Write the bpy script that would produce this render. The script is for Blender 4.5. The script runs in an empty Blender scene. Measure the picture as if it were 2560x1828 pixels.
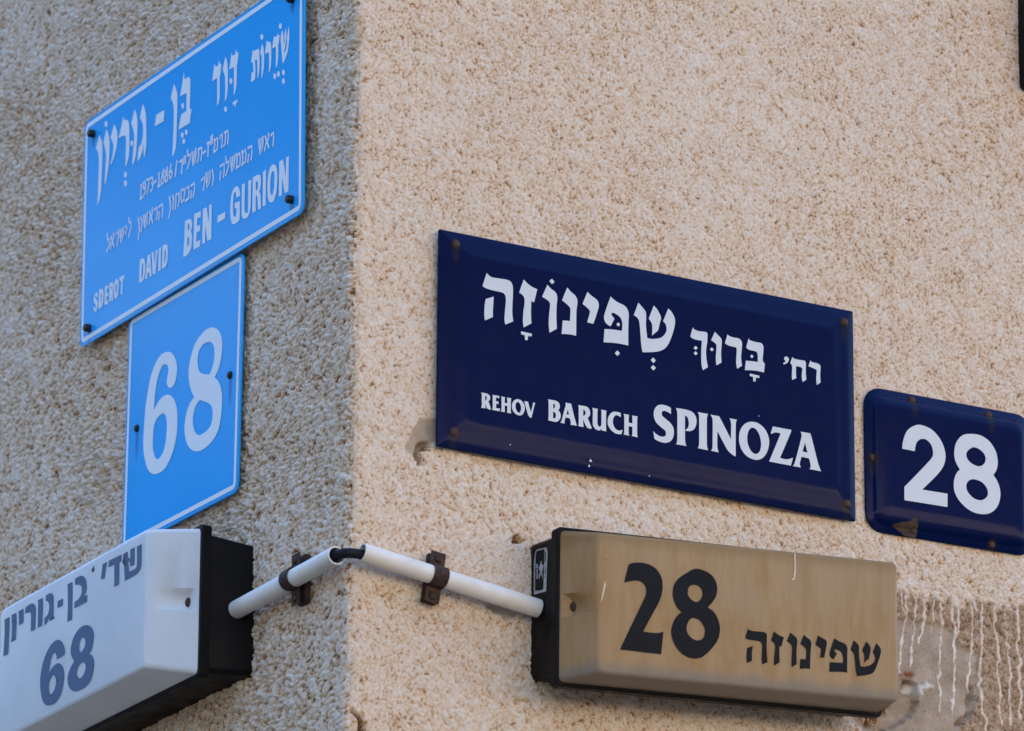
import bpy, bmesh, math, random
import numpy as np
from mathutils import Vector, Matrix
from mathutils.geometry import tessellate_polygon

random.seed(5)
SC = bpy.context.scene
COL = SC.collection

D = {}
D['bg_plate'] = [[-277.03, 124.16], [261.34, 130.67], [268.36, -143.44], [-272.58, -146.71]]
D['bg_bolt'] = [[-251.62, 102.57], [-247.68, -129.61], [242.07, -122.32], [235.23, 105.94]]
D['bg_heb'] = ["-2359,969 -2302,889* -2272,816* -2261,638* -2267,323* -2294,196* -2361,121 -2350,268* -2347,505* -2352,665* -2376,752* -2432,829", "-2179,978 -2114,895* -2082,790* -2083,663* -2094,508* -2164,312 -2183,345 -2169,531* -2165,664* -2190,743* -2242,839", "-2148,1031* -2158,1008* -2184,1006* -2212,1025* -2225,1054* -2215,1077* -2188,1079* -2161,1060*", "-1978,981 -1909,887* -1879,807* -1889,699* -1943,597* -2026,512 -2049,526 -1995,621* -1980,711* -2001,765* -2059,838", "-1749,996 -1708,936 -1640,923* -1589,860* -1572,760* -1569,507* -1587,442* -1634,377 -1660,389 -1655,533* -1657,692* -1698,755* -1851,771 -1790,890*", "-1610,264* -1620,241* -1646,237* -1673,257* -1686,287* -1676,311* -1650,314* -1623,295*", "-1604,160* -1614,137* -1640,133* -1667,153* -1680,183* -1670,207* -1644,210* -1617,191*", "-1459,993 -1404,921* -1373,825* -1369,745* -1381,513* -1408,404* -1455,339 -1481,355 -1459,552* -1448,659* -1469,737* -1535,851", "-1471,594* -1481,574* -1507,572* -1534,590* -1546,617* -1537,637* -1511,639* -1484,621*", "-1254,993 -1194,919* -1160,814* -1148,693* -1133,563* -1135,454* -1171,340 -1188,353 -1201,435* -1214,525 -1226,435* -1273,378* -1338,339 -1347,362 -1321,495* -1264,525* -1227,607* -1228,718* -1259,782* -1316,843", "-900,753 -691,749 -709,621 -930,628", "-475,987 -425,921* -380,831* -375,726* -375,380* -388,212* -459,130 -471,141 -456,405* -457,613* -464,698* -493,776* -543,840", "-237,1039 -223,1024 -208,954 -106,949* -68,917* -60,835* -61,559 -14,555 -57,396 -329,404 -275,564 -145,565 -153,781 -316,790 -271,901*", "-208,646* -217,625* -239,623* -262,640* -273,666* -265,687* -242,690* -219,673*", "-198,302* -207,283* -232,281* -257,298* -269,324* -259,343* -235,345* -210,328*", "-100,303* -109,283* -133,282* -159,299* -170,325* -161,344* -137,346* -111,329*", "-155,217* -164,197* -188,195* -214,212* -225,238* -216,258* -192,260* -166,243*", "524,909 554,859 607,857 633,913 653,863 689,851 676,753* 656,713 665,526* 658,451* 618,389 607,401 603,596* 592,718 475,719 497,815*", "781,902 820,851* 841,778* 855,671* 857,517* 844,444* 804,385 793,394 797,536* 786,662* 768,703* 728,778", "854,275* 844,256* 818,255* 791,273* 779,299* 789,318* 815,319* 842,301*", "936,911 952,863 1011,854 1037,910 1058,862 1100,857 1084,752* 1064,717 1069,502* 1055,450* 1021,389 1005,399 1004,522* 996,719 879,725 912,822*", "965,566* 956,544* 932,541* 906,560* 895,588* 904,610* 928,612* 954,594*", "987,314 1101,314 1099,283 1068,280 1054,245 1022,254 1031,282 978,288", "1445,780 1461,751 1575,743* 1596,703* 1609,584* 1607,488* 1579,404 1564,416 1556,528* 1545,633 1496,634 1512,542* 1511,447* 1500,412 1417,410 1411,421 1422,513 1466,519 1452,629 1407,638 1423,715*", "1686,843* 1676,822* 1652,820* 1627,838* 1616,865* 1625,886* 1649,888* 1674,870*", "1660,776 1688,731* 1711,647* 1715,550* 1705,458* 1669,381 1656,389 1659,496* 1654,617* 1637,656* 1618,691", "1770,777 1795,749 1840,740* 1869,702* 1880,641* 1884,496* 1876,441* 1849,388 1834,398 1835,488* 1826,596* 1810,630 1727,635 1748,707*", "1943,776 1956,755 2010,750 2025,780 2039,750 2069,743 2057,660* 2041,632 2045,493* 2037,443* 2008,390 1992,400 1993,509* 1988,635 1902,643 1919,714*", "2117,829* 2108,808* 2084,806* 2059,824* 2048,851* 2057,872* 2081,874* 2106,856*", "2135,778 2157,719* 2167,644* 2179,574 2186,638* 2180,697* 2213,777 2225,721* 2225,635* 2202,557* 2181,530 2185,496 2227,535* 2246,600* 2246,666* 2281,774 2296,708* 2296,627* 2276,524* 2240,454* 2165,390 2150,405 2119,564* 2094,706*", "2008,293* 1999,272* 1976,270* 1952,287* 1941,314* 1950,335* 1973,337* 1997,320*", "2093,290* 2084,270* 2061,267* 2037,285* 2026,312* 2035,332* 2059,335* 2083,317*", "2210,273* 2201,252* 2178,250* 2154,267* 2144,294* 2152,315* 2176,317* 2199,300*", "2214,172* 2205,151* 2182,149* 2158,166* 2147,193* 2156,214* 2179,216* 2203,199*"]
D['bg_years'] = ["800,25 883,20 898,-53 884,-130", "828,14 831,-55 818,-113 789,-127", "690,-12 706,20 747,19 756,-49 742,-130", "554,-129 576,-45 558,28", "571,-4 629,18 645,-55 636,-120 577,-125", "514,87 507,-13", "479,81 471,-13", "384,27 442,21", "411,33 419,-43 414,-126", "295,-59 354,-49", "168,22 250,20 262,-52 239,-125", "181,12 184,-57 174,-99 149,-120", "22,38 39,-70 60,-133 100,-94 120,-9 111,51", "70,29 79,-25 58,-81", "-95,96 -80,23 -20,28 -29,-32 -84,-124", "-135,45 -142,-44", "-171,45 -185,-42", "-284,16 -206,18", "-220,20 -220,-49 -228,-132", "-350,50 -386,-119", "-492,53 -519,-5 -535,-57 -513,-112 -483,-107 -461,-74 -475,-29 -518,-34", "-589,45 -629,11 -577,-56 -580,-113 -610,-121 -637,-84 -630,-40 -577,-4 -588,42", "-674,45 -721,16 -666,-52 -672,-108 -714,-119 -732,-79 -722,-39 -665,-1 -677,43", "-808,36 -790,45 -787,-114", "-820,-113 -757,-117", "-914,-42 -853,-31", "-1004,37 -955,40 -940,-5 -970,-25 -937,-58 -947,-101 -996,-115", "-1103,50 -1029,45 -1060,-56 -1081,-118", "-1130,-12 -1159,-43 -1187,-1 -1183,39 -1146,45 -1125,-2 -1127,-82 -1180,-124", "-1250,36 -1235,43 -1235,-125", "-1262,-125 -1202,-129"]
D['bg_title'] = ["1904,-348 1968,-333 1976,-397 1969,-482", "1778,-315 1871,-476", "1853,-306 1861,-361 1835,-391", "1803,-397 1783,-443 1768,-476", "1630,-307 1651,-414 1670,-483 1712,-438 1731,-375 1728,-305", "1679,-311 1687,-372 1664,-429", "1373,-329 1461,-330 1470,-401 1457,-488", "1393,-405 1380,-491", "1242,-487 1261,-402 1235,-314", "1258,-348 1312,-327 1332,-386 1324,-469 1275,-475", "1106,-486 1122,-403 1102,-311", "1120,-343 1174,-322 1199,-383 1192,-472 1137,-476", "963,-312 984,-415 1004,-485 1047,-444 1066,-375 1063,-310", "1013,-316 1021,-372 1002,-425", "850,-267 865,-346 925,-338 917,-405 860,-484", "719,-340 808,-335 817,-407 804,-489", "733,-403 721,-496", "522,-318 547,-380 555,-419 542,-496", "370,-310 392,-414 412,-490 455,-449 475,-385 472,-319", "421,-320 429,-376 409,-430", "265,-368 337,-344 346,-411 322,-495", "8,-350 95,-343 105,-415 72,-500", "30,-416 15,-495", "-99,-348 -43,-341 -27,-417 -40,-479", "-118,-486 -36,-483", "-221,-318 -230,-387 -206,-483 -157,-462 -135,-385 -144,-340 -188,-339", "-363,-509 -351,-417 -355,-344 -283,-347 -270,-423 -294,-499", "-436,-326 -408,-382 -411,-435 -427,-496", "-513,-321 -489,-400 -480,-463 -512,-567", "-772,-364 -683,-352 -673,-430 -694,-508", "-756,-423 -770,-515", "-888,-367 -818,-351 -807,-426 -829,-498", "-1005,-344 -919,-502", "-941,-327 -931,-390 -956,-413", "-987,-422 -1010,-488", "-1153,-349 -1135,-439 -1112,-506 -1069,-470 -1059,-413 -1063,-339", "-1107,-350 -1105,-399 -1121,-455", "-1224,-346 -1195,-403 -1192,-458 -1208,-526", "-1289,-339 -1259,-415 -1249,-478 -1269,-593", "-1528,-263 -1511,-335 -1465,-330 -1468,-402 -1521,-490", "-1602,-339 -1574,-377 -1603,-436", "-1753,-337 -1734,-428 -1717,-506 -1673,-470 -1656,-414 -1661,-340", "-1706,-351 -1703,-394 -1720,-450", "-1849,-367 -1792,-344 -1781,-414 -1808,-516", "-1975,-358 -1894,-497", "-1917,-332 -1901,-392 -1925,-415", "-1964,-434 -1980,-503", "-2078,-291 -2059,-382 -2014,-371 -2016,-450 -2085,-509"]
D['bg_lat'] = ["-115,-723 -10,-724* 49,-760* 63,-825* 39,-879* 61,-916* 69,-995* 49,-1080* -29,-1130* -135,-1127 -121,-917*|-43,-771 -10,-787* -1,-837* -38,-857|-45,-927 -8,-942* -2,-1005* -45,-1046", "110,-705 272,-718 270,-783 183,-776 183,-864 263,-872 262,-940 178,-935 176,-1045 272,-1050 267,-1121 107,-1112", "320,-709 408,-713 473,-907 471,-708 535,-714 542,-1117 446,-1112 382,-918 392,-1115 323,-1110", "684,-896 865,-900 862,-975 678,-973", "1212,-821 1118,-816 1107,-760* 1083,-738* 1053,-774* 1047,-878* 1054,-979* 1088,-1022* 1126,-1015* 1131,-933 1086,-928 1089,-868 1207,-876 1208,-1084* 1154,-1106* 1068,-1103* 1019,-1066* 986,-959* 985,-845* 1004,-745* 1057,-692* 1128,-687* 1184,-730* 1207,-782*", "1249,-704 1321,-711 1321,-997* 1331,-1037* 1371,-1064* 1405,-1052* 1399,-708 1468,-712 1465,-1002* 1449,-1072* 1397,-1117* 1334,-1117* 1270,-1080* 1254,-1000*", "1503,-701 1612,-704* 1675,-726* 1698,-793* 1689,-873* 1660,-909 1695,-950* 1712,-1112 1640,-1110 1623,-966* 1583,-924 1587,-1105 1510,-1105|1576,-772 1616,-780* 1628,-810* 1619,-867* 1581,-871", "1741,-708 1814,-704 1822,-1107 1750,-1101", "1991,-699* 2054,-750* 2077,-832* 2078,-959* 2058,-1050* 2007,-1110* 1946,-1115* 1882,-1065* 1855,-967* 1855,-855* 1877,-757* 1922,-703*|1978,-768* 2011,-812* 2014,-903* 2005,-990* 1966,-1041* 1929,-989* 1922,-897* 1933,-804*", "2117,-709 2206,-706 2278,-922 2274,-708 2339,-709 2346,-1106 2259,-1102 2190,-903 2195,-1106 2125,-1103", "-1213,-847 -1148,-852* -1106,-875* -1084,-928* -1079,-1011* -1100,-1086* -1139,-1119* -1227,-1110 -1224,-970*|-1163,-905 -1135,-921* -1129,-997* -1142,-1069* -1171,-1083", "-1020,-854 -968,-855 -912,-1123 -965,-1117 -976,-1062 -1020,-1060 -1026,-1121 -1081,-1119|-986,-945 -974,-1008 -1006,-1007", "-927,-850 -871,-856 -842,-1030 -822,-856 -776,-856 -820,-1123 -884,-1118", "-748,-851 -690,-854 -693,-1121 -751,-1115", "-655,-847 -586,-851* -545,-869* -522,-927* -520,-1008* -539,-1084* -578,-1116* -664,-1110 -659,-995*|-600,-909 -577,-919* -568,-967* -576,-1035* -609,-1064", "-2245,-907 -2185,-913* -2141,-945* -2130,-1003* -2139,-1088* -2172,-1129* -2250,-1132 -2249,-1008*|-2200,-961 -2179,-978* -2178,-1034* -2198,-1088", "-2096,-911 -2006,-920 -2009,-960 -2051,-956 -2051,-1003 -2010,-1007 -2010,-1048 -2055,-1043 -2055,-1096 -2004,-1099 -2010,-1141 -2101,-1127", "-1977,-909 -1923,-913* -1886,-929* -1877,-975* -1893,-1020* -1876,-1135 -1922,-1127 -1934,-1031 -1940,-1128 -1981,-1124|-1932,-952 -1918,-958* -1916,-992* -1933,-998", "-1798,-907* -1757,-938* -1742,-992* -1748,-1061* -1774,-1120* -1815,-1133* -1852,-1103* -1868,-1033* -1858,-959* -1833,-916*|-1801,-958* -1786,-985* -1790,-1044* -1810,-1077* -1823,-1035* -1818,-976*", "-1724,-909 -1603,-913 -1612,-957 -1641,-960 -1644,-1123 -1685,-1128 -1683,-959 -1725,-953", "-2277,-981 -2323,-976 -2327,-950* -2345,-948* -2340,-977* -2293,-1018* -2276,-1056* -2281,-1104* -2303,-1142* -2339,-1143* -2367,-1118* -2377,-1077 -2337,-1077 -2332,-1106* -2315,-1105* -2317,-1072* -2371,-1018* -2376,-967* -2358,-928* -2311,-922* -2282,-944*"]
D['n68_plate'] = [[-137.58, 136.01], [141.58, 134.18], [138.03, -133.04], [-141.14, -131.88]]
D['n68_bolt'] = [[-109.41, 0.87], [115.64, 1.48]]
D['n68'] = ["-296,256 -380,341* -343,476* -391,552* -503,561* -629,407* -680,108 -528,193* -350,198* -190,103* -102,-65* -102,-313* -202,-513* -373,-635* -617,-638* -803,-525* -920,-266* -911,44* -870,284* -750,565* -556,701* -331,681* -193,581* -128,439* -177,286*|-474,17* -368,-57* -350,-227* -407,-420* -559,-484* -663,-374* -685,-223* -650,-45*", "734,666* 869,588* 947,465* 946,317* 889,174* 785,91 909,-13* 976,-167* 962,-389* 886,-549* 723,-631* 508,-655* 313,-610* 162,-497* 88,-330* 109,-176* 189,-60* 307,-6 204,130* 152,293* 187,455* 301,607* 492,681* 612,688*|644,528* 743,463* 772,353* 742,236* 662,153 441,238* 375,347* 381,471* 486,539*|444,-73 678,-178* 754,-266* 748,-389* 667,-458* 476,-476* 364,-425* 294,-316* 293,-202* 349,-114*"]
D['sp_plate'] = [[-253.31, 119.59], [258.01, 113.72], [258.88, -122.83], [-253.29, -117.1]]
D['sp_in'] = [[-219.88, 93.96], [227.27, 86.89], [232.6, -93.85], [-218.93, -87.73]]
D['sp_screw'] = [[-234.12, 105.79], [-234.15, -99.24], [245.55, 99.06], [246.87, -105.09]]
D['sp_heb'] = ["-1985,793 -1951,764* -1906,753* -1737,757* -1685,731* -1669,665* -1673,516* -1675,404* -1663,312 -1757,262 -1768,314* -1764,402* -1754,515* -1760,576* -1790,605* -1911,612* -1992,621* -2034,640", "-1995,502 -1899,545 -1903,478* -1908,390* -1907,319 -2001,267 -2010,336* -2007,423*", "-1541,794 -1493,757* -1438,729* -1377,714 -1413,563 -1448,572 -1450,503* -1450,404* -1444,326 -1537,266 -1547,339* -1542,438* -1528,540* -1539,606* -1595,639", "-1568,218 -1438,213 -1440,183 -1485,180 -1488,135 -1518,130 -1524,181 -1567,187", "-1255,783 -1207,745* -1159,720* -1134,668* -1141,567* -1143,442* -1136,317 -1225,260 -1235,340* -1233,440* -1221,554* -1233,601* -1317,640", "-1200,860 -1167,829 -1198,800 -1231,828", "-1013,794 -968,753* -913,717* -888,659* -900,557* -902,420* -903,278 -986,280* -1079,269 -1066,420 -1021,425* -979,427 -976,482* -975,563* -1008,601* -1077,642", "-767,786 -715,750* -653,717* -628,667* -645,587* -694,444 -771,449 -741,546* -744,589* -827,644", "-485,782 -412,738* -308,705* -265,643* -264,550* -268,424* -267,274 -411,276* -569,260 -558,408 -466,419* -345,423 -342,512* -367,570* -432,603* -467,604* -472,584* -460,565* -436,543 -485,450 -542,479* -565,531* -549,603*", "-391,511 -366,492 -388,463 -414,484", "-401,198 -369,171 -399,136 -432,163", "-145,770 -101,733* -55,684* -48,623* -51,535* -34,397 31,395* 142,431* 203,514* 191,587* 160,610 225,767 281,715* 310,638* 281,501* 211,346* 107,270* -91,228 -107,300* -127,522* -146,588* -199,622", "46,769 93,728* 134,653* 121,588* 100,501 25,432 28,510* 21,565* -16,613", "39,191 73,162 42,129 8,157", "39,108 73,80 42,47 8,74", "528,607 548,587* 605,576* 690,580* 710,563* 707,470* 692,366* 699,275* 716,191 653,148 636,214* 633,336* 641,475 571,474* 526,482* 498,500", "564,404 589,386 564,359 538,379", "564,345 589,325 564,299 538,320", "803,601 844,569* 884,535* 888,479* 879,376* 886,272 823,230 814,304* 823,448* 810,472* 756,499", "763,420 789,402 766,375 739,396", "961,600 981,585* 1038,575* 1101,575* 1139,541* 1138,459* 1129,365* 1142,275 1079,233 1067,304* 1074,407* 1072,463* 1049,470* 981,474* 928,494", "1225,598 1244,578* 1313,569* 1382,568* 1409,533* 1406,461* 1401,378* 1426,345 1416,245 1300,247* 1176,233 1189,340 1254,346* 1337,350 1337,419* 1318,462* 1232,469* 1193,488", "1263,423 1287,405 1265,379 1241,399", "1240,205 1358,199 1354,172 1313,171 1310,128 1280,123 1279,172 1236,178", "2003,475 2021,459* 2084,457* 2125,438* 2130,403* 2124,319* 2131,247 2082,211 2074,281* 2081,374* 2061,387* 1976,405", "1775,477 1795,462* 1865,457* 1928,459* 1945,430* 1942,342* 1948,248 1901,215 1891,282* 1898,361* 1881,378* 1822,381 1817,322* 1821,246 1770,218 1766,273* 1771,356* 1765,385* 1746,403", "1697,469* 1726,456* 1726,425* 1703,394* 1663,376 1659,389 1689,414* 1672,430* 1674,455*"]
D['sp_lat'] = ["-2041,-527 -2002,-528* -1958,-531* -1932,-557* -1937,-591* -1953,-611 -1938,-642* -1919,-694 -1956,-693* -1975,-677* -1989,-642 -1990,-659* -1986,-693 -2039,-691 -2031,-673* -2031,-602* -2032,-543*|-1991,-554 -1977,-558* -1972,-576* -1978,-598* -1991,-605", "-1906,-531 -1824,-531 -1824,-559 -1842,-553* -1862,-554 -1863,-594 -1851,-593* -1833,-593 -1832,-625 -1849,-620* -1862,-621 -1861,-666 -1841,-669* -1811,-663 -1820,-697 -1909,-694 -1901,-670* -1901,-581* -1901,-548*", "-1803,-531 -1752,-534 -1757,-548* -1758,-595 -1726,-596 -1728,-550* -1729,-533 -1680,-534 -1683,-551* -1685,-611* -1685,-674* -1680,-699 -1730,-698 -1727,-676* -1726,-626 -1758,-624 -1757,-673* -1756,-698 -1804,-695 -1796,-674* -1796,-586* -1797,-548*", "-1602,-531* -1560,-538* -1530,-569* -1517,-609* -1525,-657* -1550,-693* -1587,-706* -1628,-694* -1661,-662* -1672,-617* -1662,-575* -1637,-545*|-1601,-561* -1578,-573* -1563,-604* -1562,-638* -1573,-667* -1589,-677* -1610,-664* -1625,-635* -1628,-602* -1620,-575*", "-1523,-539 -1479,-539 -1467,-581* -1444,-647 -1423,-569* -1420,-548* -1425,-539 -1391,-540 -1407,-588* -1437,-709 -1462,-700* -1480,-675* -1499,-619* -1514,-575*", "-1240,-474 -1192,-474* -1139,-477* -1105,-498* -1097,-535* -1107,-563* -1120,-574 -1096,-593* -1085,-630* -1096,-670* -1133,-704* -1185,-707* -1241,-702 -1232,-686* -1231,-581* -1233,-494*|-1176,-512 -1160,-516* -1155,-537* -1160,-557* -1176,-566|-1177,-597 -1154,-607* -1143,-629* -1148,-659* -1162,-672* -1177,-668", "-1031,-479 -965,-478 -956,-494* -937,-563* -907,-660* -890,-709 -968,-710 -963,-697* -964,-678* -975,-642 -1029,-640 -1037,-675* -1040,-695* -1033,-708 -1089,-706 -1074,-681* -1043,-565* -1025,-502*|-1001,-549 -984,-603 -1016,-604", "-876,-481 -831,-480* -772,-482* -738,-508* -729,-545* -737,-580* -761,-599 -750,-621* -708,-710 -750,-716* -777,-697* -814,-628 -814,-660* -808,-711 -877,-710 -868,-687* -868,-586* -869,-504*|-814,-520 -796,-527* -785,-549* -791,-574* -813,-592", "-704,-484 -636,-485 -640,-507* -641,-613* -637,-656* -620,-677* -601,-670* -593,-644* -593,-509* -599,-487 -530,-487 -535,-510* -536,-684* -531,-715 -590,-714 -591,-695 -606,-712* -633,-719* -668,-709* -694,-675* -698,-622* -697,-511*", "-358,-487 -356,-534 -387,-521* -420,-521* -446,-554* -454,-599* -441,-645* -414,-674* -376,-683* -334,-667 -347,-715 -382,-723* -430,-718* -478,-689* -510,-646* -516,-594* -500,-538* -465,-496* -425,-483* -388,-482*", "-323,-490 -255,-491 -259,-510* -261,-576 -215,-579 -216,-513* -219,-492 -150,-492 -156,-513* -157,-692* -149,-721 -222,-718 -216,-697* -215,-617 -261,-616 -261,-694* -252,-719 -323,-717 -315,-693* -315,-524*", "258,-335 257,-402 224,-387* 179,-378* 152,-389* 144,-415* 154,-440* 199,-469* 254,-505* 286,-549* 293,-602* 281,-662* 249,-704* 194,-729* 139,-730* 90,-720* 55,-705 40,-623 75,-649* 119,-666* 164,-666* 191,-649* 196,-621* 186,-596* 139,-567* 85,-531* 55,-487* 45,-435* 57,-379* 90,-336* 139,-316* 199,-317* 239,-326*", "318,-326 373,-323* 453,-324* 513,-335* 553,-364* 573,-415* 568,-474* 543,-523* 508,-548* 473,-557* 434,-556 434,-551 465,-521* 478,-479* 470,-426* 453,-398* 431,-390 430,-643* 435,-691* 449,-725 318,-725 333,-694* 336,-546* 336,-376* 331,-350*", "587,-328 714,-329 706,-354* 701,-386* 700,-668* 705,-703* 716,-731 586,-727 600,-702* 605,-665* 605,-383* 601,-352*", "746,-332 851,-332 874,-364* 998,-564 1002,-406* 997,-367* 983,-335 1075,-336 1065,-363* 1059,-397* 1057,-748 1013,-732* 968,-703* 938,-668* 831,-500 829,-657* 833,-697* 848,-733 752,-731 767,-703* 771,-666* 773,-406* 768,-367*", "1260,-330* 1323,-330* 1392,-360* 1444,-415* 1473,-486* 1472,-561* 1448,-640* 1400,-706* 1337,-741* 1269,-745* 1195,-721* 1138,-669* 1106,-599* 1099,-525* 1115,-447* 1160,-379* 1213,-343*|1276,-394* 1318,-411* 1354,-462* 1372,-530* 1372,-595* 1353,-650* 1316,-679* 1274,-676* 1232,-635* 1206,-569* 1203,-499* 1218,-441* 1244,-406*", "1523,-341 1756,-344 1746,-378* 1612,-676 1654,-683* 1702,-680* 1744,-665* 1774,-651 1746,-744 1474,-739 1621,-406 1582,-401* 1545,-407* 1508,-426 1496,-421", "1869,-345 1994,-345 2012,-398* 2089,-664* 2127,-749 1977,-746 1993,-726* 1994,-693* 1974,-628 1880,-625 1860,-694* 1860,-718* 1873,-745 1770,-745 1797,-699* 1857,-497* 1884,-394* 1884,-370*|1925,-459 1957,-566 1894,-564"]
D['sp_chip'] = ["-720,-1043 -702,-1075 -739,-1075", "-729,-1123* -732,-1132* -738,-1137* -745,-1134* -748,-1126* -745,-1117* -738,-1112* -732,-1115*", "-1679,-1039* -1681,-1044* -1686,-1046* -1691,-1045* -1693,-1041* -1691,-1036* -1686,-1034* -1681,-1035*", "1356,-250* 1354,-254* 1350,-257* 1346,-256* 1344,-252* 1346,-248* 1350,-246* 1354,-247*", "3,-1124* 0,-1128* -7,-1131* -13,-1130* -16,-1127* -13,-1123* -7,-1120* 0,-1121*"]
D['e28_plate'] = [[-107.18, 81.34], [110.05, 80.05], [110.31, -80.21], [-106.26, -81.01]]
D['e28_screw'] = [[-46.53, 73.7], [52.78, 72.56], [-97.87, 1.07], [-47.15, -73.34], [54.14, -73.82]]
D['e28'] = ["-641,145 -623,253* -571,363* -475,432* -387,450* -256,419* -148,326* -91,207* -88,105* -124,10* -206,-92* -391,-277 -65,-275 -68,-425 -621,-430 -619,-280 -469,-126* -321,31* -254,112* -245,170* -266,244* -324,293* -389,295* -448,254* -471,193* -479,142", "251,450* 376,452* 493,400* 573,296* 595,183* 576,90* 533,27 595,-54* 623,-172* 590,-305* 500,-402* 374,-440* 228,-423* 97,-341* 26,-236* 21,-122* 51,-34* 101,23 46,106* 29,200* 57,320* 140,416*|278,302* 373,285* 434,223* 422,144* 355,98* 259,113* 194,167* 195,238*|286,-59* 388,-79* 453,-146* 452,-224* 377,-282* 275,-276* 195,-211* 182,-136* 219,-82*"]
D['e28_rust'] = ["-750,-716 -689,-688* -568,-657* -512,-622* -471,-611* -446,-647* -427,-698* -423,-754* -449,-807* -514,-808* -600,-807 -620,-779* -675,-756*"]
D['l28_front'] = [[-240.86, 32.69], [126.75, 52.97], [126.19, -99.22], [-238.45, -117.18]]
D['l28_flange'] = [[-260.62, 41.34], [128.94, 59.82000000000001], [127.95, -101.91], [-261.61, -120.39]]
D['l28_base'] = [[-259.93, 41.64], [126.94, 56.82000000000001], [125.95, -93.91], [-262.69, -105.9]]
D['l28_num'] = ["-2030,31 -1973,57* -1886,72* -1790,68* -1703,34* -1639,-42* -1621,-132* -1631,-226* -1671,-331* -1750,-469* -1852,-657 -1774,-657* -1687,-650* -1611,-625 -1639,-871 -2130,-887 -2051,-723* -1933,-488* -1838,-297* -1820,-231* -1828,-179* -1870,-139* -1941,-128* -2084,-171", "-1191,105* -1094,89* -1014,47* -970,-25* -964,-96* -990,-185* -1079,-294 -999,-336* -947,-421* -931,-505* -951,-607* -1016,-708* -1112,-806* -1193,-853* -1304,-861* -1400,-824* -1472,-756* -1512,-670* -1520,-600* -1496,-512* -1448,-434* -1396,-391 -1456,-336* -1495,-256* -1502,-186* -1483,-105* -1423,-25* -1327,45* -1263,87*|-1231,-73* -1175,-90* -1145,-136* -1155,-201* -1203,-252* -1263,-245* -1311,-202* -1319,-153* -1295,-96*|-1248,-431* -1184,-444* -1132,-497* -1114,-551* -1132,-621* -1184,-660* -1248,-658* -1308,-621* -1334,-560* -1320,-494* -1288,-447*"]
D['l28_heb'] = ["-591,-448 -571,-467* -492,-468* -397,-463* -365,-482* -362,-523* -366,-642* -355,-777 -419,-815 -427,-769* -422,-650* -422,-601* -445,-573* -540,-569* -599,-568* -627,-553", "-604,-662 -534,-629 -545,-702* -544,-788 -606,-824 -612,-766*", "-276,-438 -238,-461* -199,-476* -155,-484 -186,-590 -210,-587 -212,-642* -209,-760 -274,-808 -278,-749* -263,-621* -267,-580* -279,-561* -315,-542", "-75,-421 -39,-444* -4,-467* 10,-507* -1,-592* 0,-753 -60,-793 -65,-734* -56,-600* -64,-559* -121,-522", "91,-422 128,-449* 168,-471* 181,-511* 171,-604* 163,-783 101,-785* 36,-799 45,-691 110,-686 117,-597* 103,-564* 43,-528", "262,-407 304,-424* 360,-445* 372,-482* 355,-565* 340,-636 286,-642 299,-572* 294,-545* 230,-515", "465,-409 521,-433* 593,-451* 625,-489* 624,-556* 620,-762 550,-761* 399,-782 406,-677 567,-662 569,-592* 544,-546* 492,-529* 470,-531* 467,-546* 495,-574 455,-640 419,-623* 405,-590* 420,-528*", "704,-401 738,-421* 768,-452* 769,-501* 775,-592* 788,-667 840,-666* 913,-636* 958,-595* 967,-552* 941,-490 987,-390 1029,-430* 1043,-471* 1019,-559* 961,-693* 904,-740* 742,-782 727,-725* 712,-572* 701,-539* 665,-508", "859,-390 899,-423* 915,-467* 906,-511* 890,-576 828,-627 835,-570* 830,-528* 806,-498"]
D['l28_scr'] = ["-21,439 -8,441 -5,245 -19,159 -40,143 -53,154 -31,176 -20,261", "-2310,-181 -2302,-231 -2336,-364 -2360,-431 -2346,-347 -2320,-234", "-2303,90 -2290,88 -2297,78"]
D['l28_logo'] = ["112,317 308,298 344,255* 340,108* 323,-178 66,-152 67,184* 84,275*|120,303 277,288 285,248* 277,70* 263,-146 91,-121 92,61* 100,261*|298,255 316,251 316,135 297,139|298,65 312,72 306,-32 296,-35", "211,181 243,126 274,116 253,86 233,49 258,-26 223,19 208,44 177,-17 161,24 192,64 166,118 194,143", "113,165 150,156 145,115 109,124", "124,115 148,109 144,-4 120,7"]
D['l28_logo_u'] = -262.11
D['l68_front'] = [[46.14999999999998, 14.489967298888162], [412.15, 18.29], [413.93, -133.45], [47.93000000000001, -136.4373178980229]]
D['l68_flange'] = [[67.68, 10.171550032701113], [455.68, 14.2], [455.96, -144.13], [67.95999999999998, -147.29688345473468]]
D['l68_base'] = [[77.72000000000003, -0.7069195552648782], [461.72, 3.28], [465.99, -140.29], [81.99000000000001, -143.42423517169615]]
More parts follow.
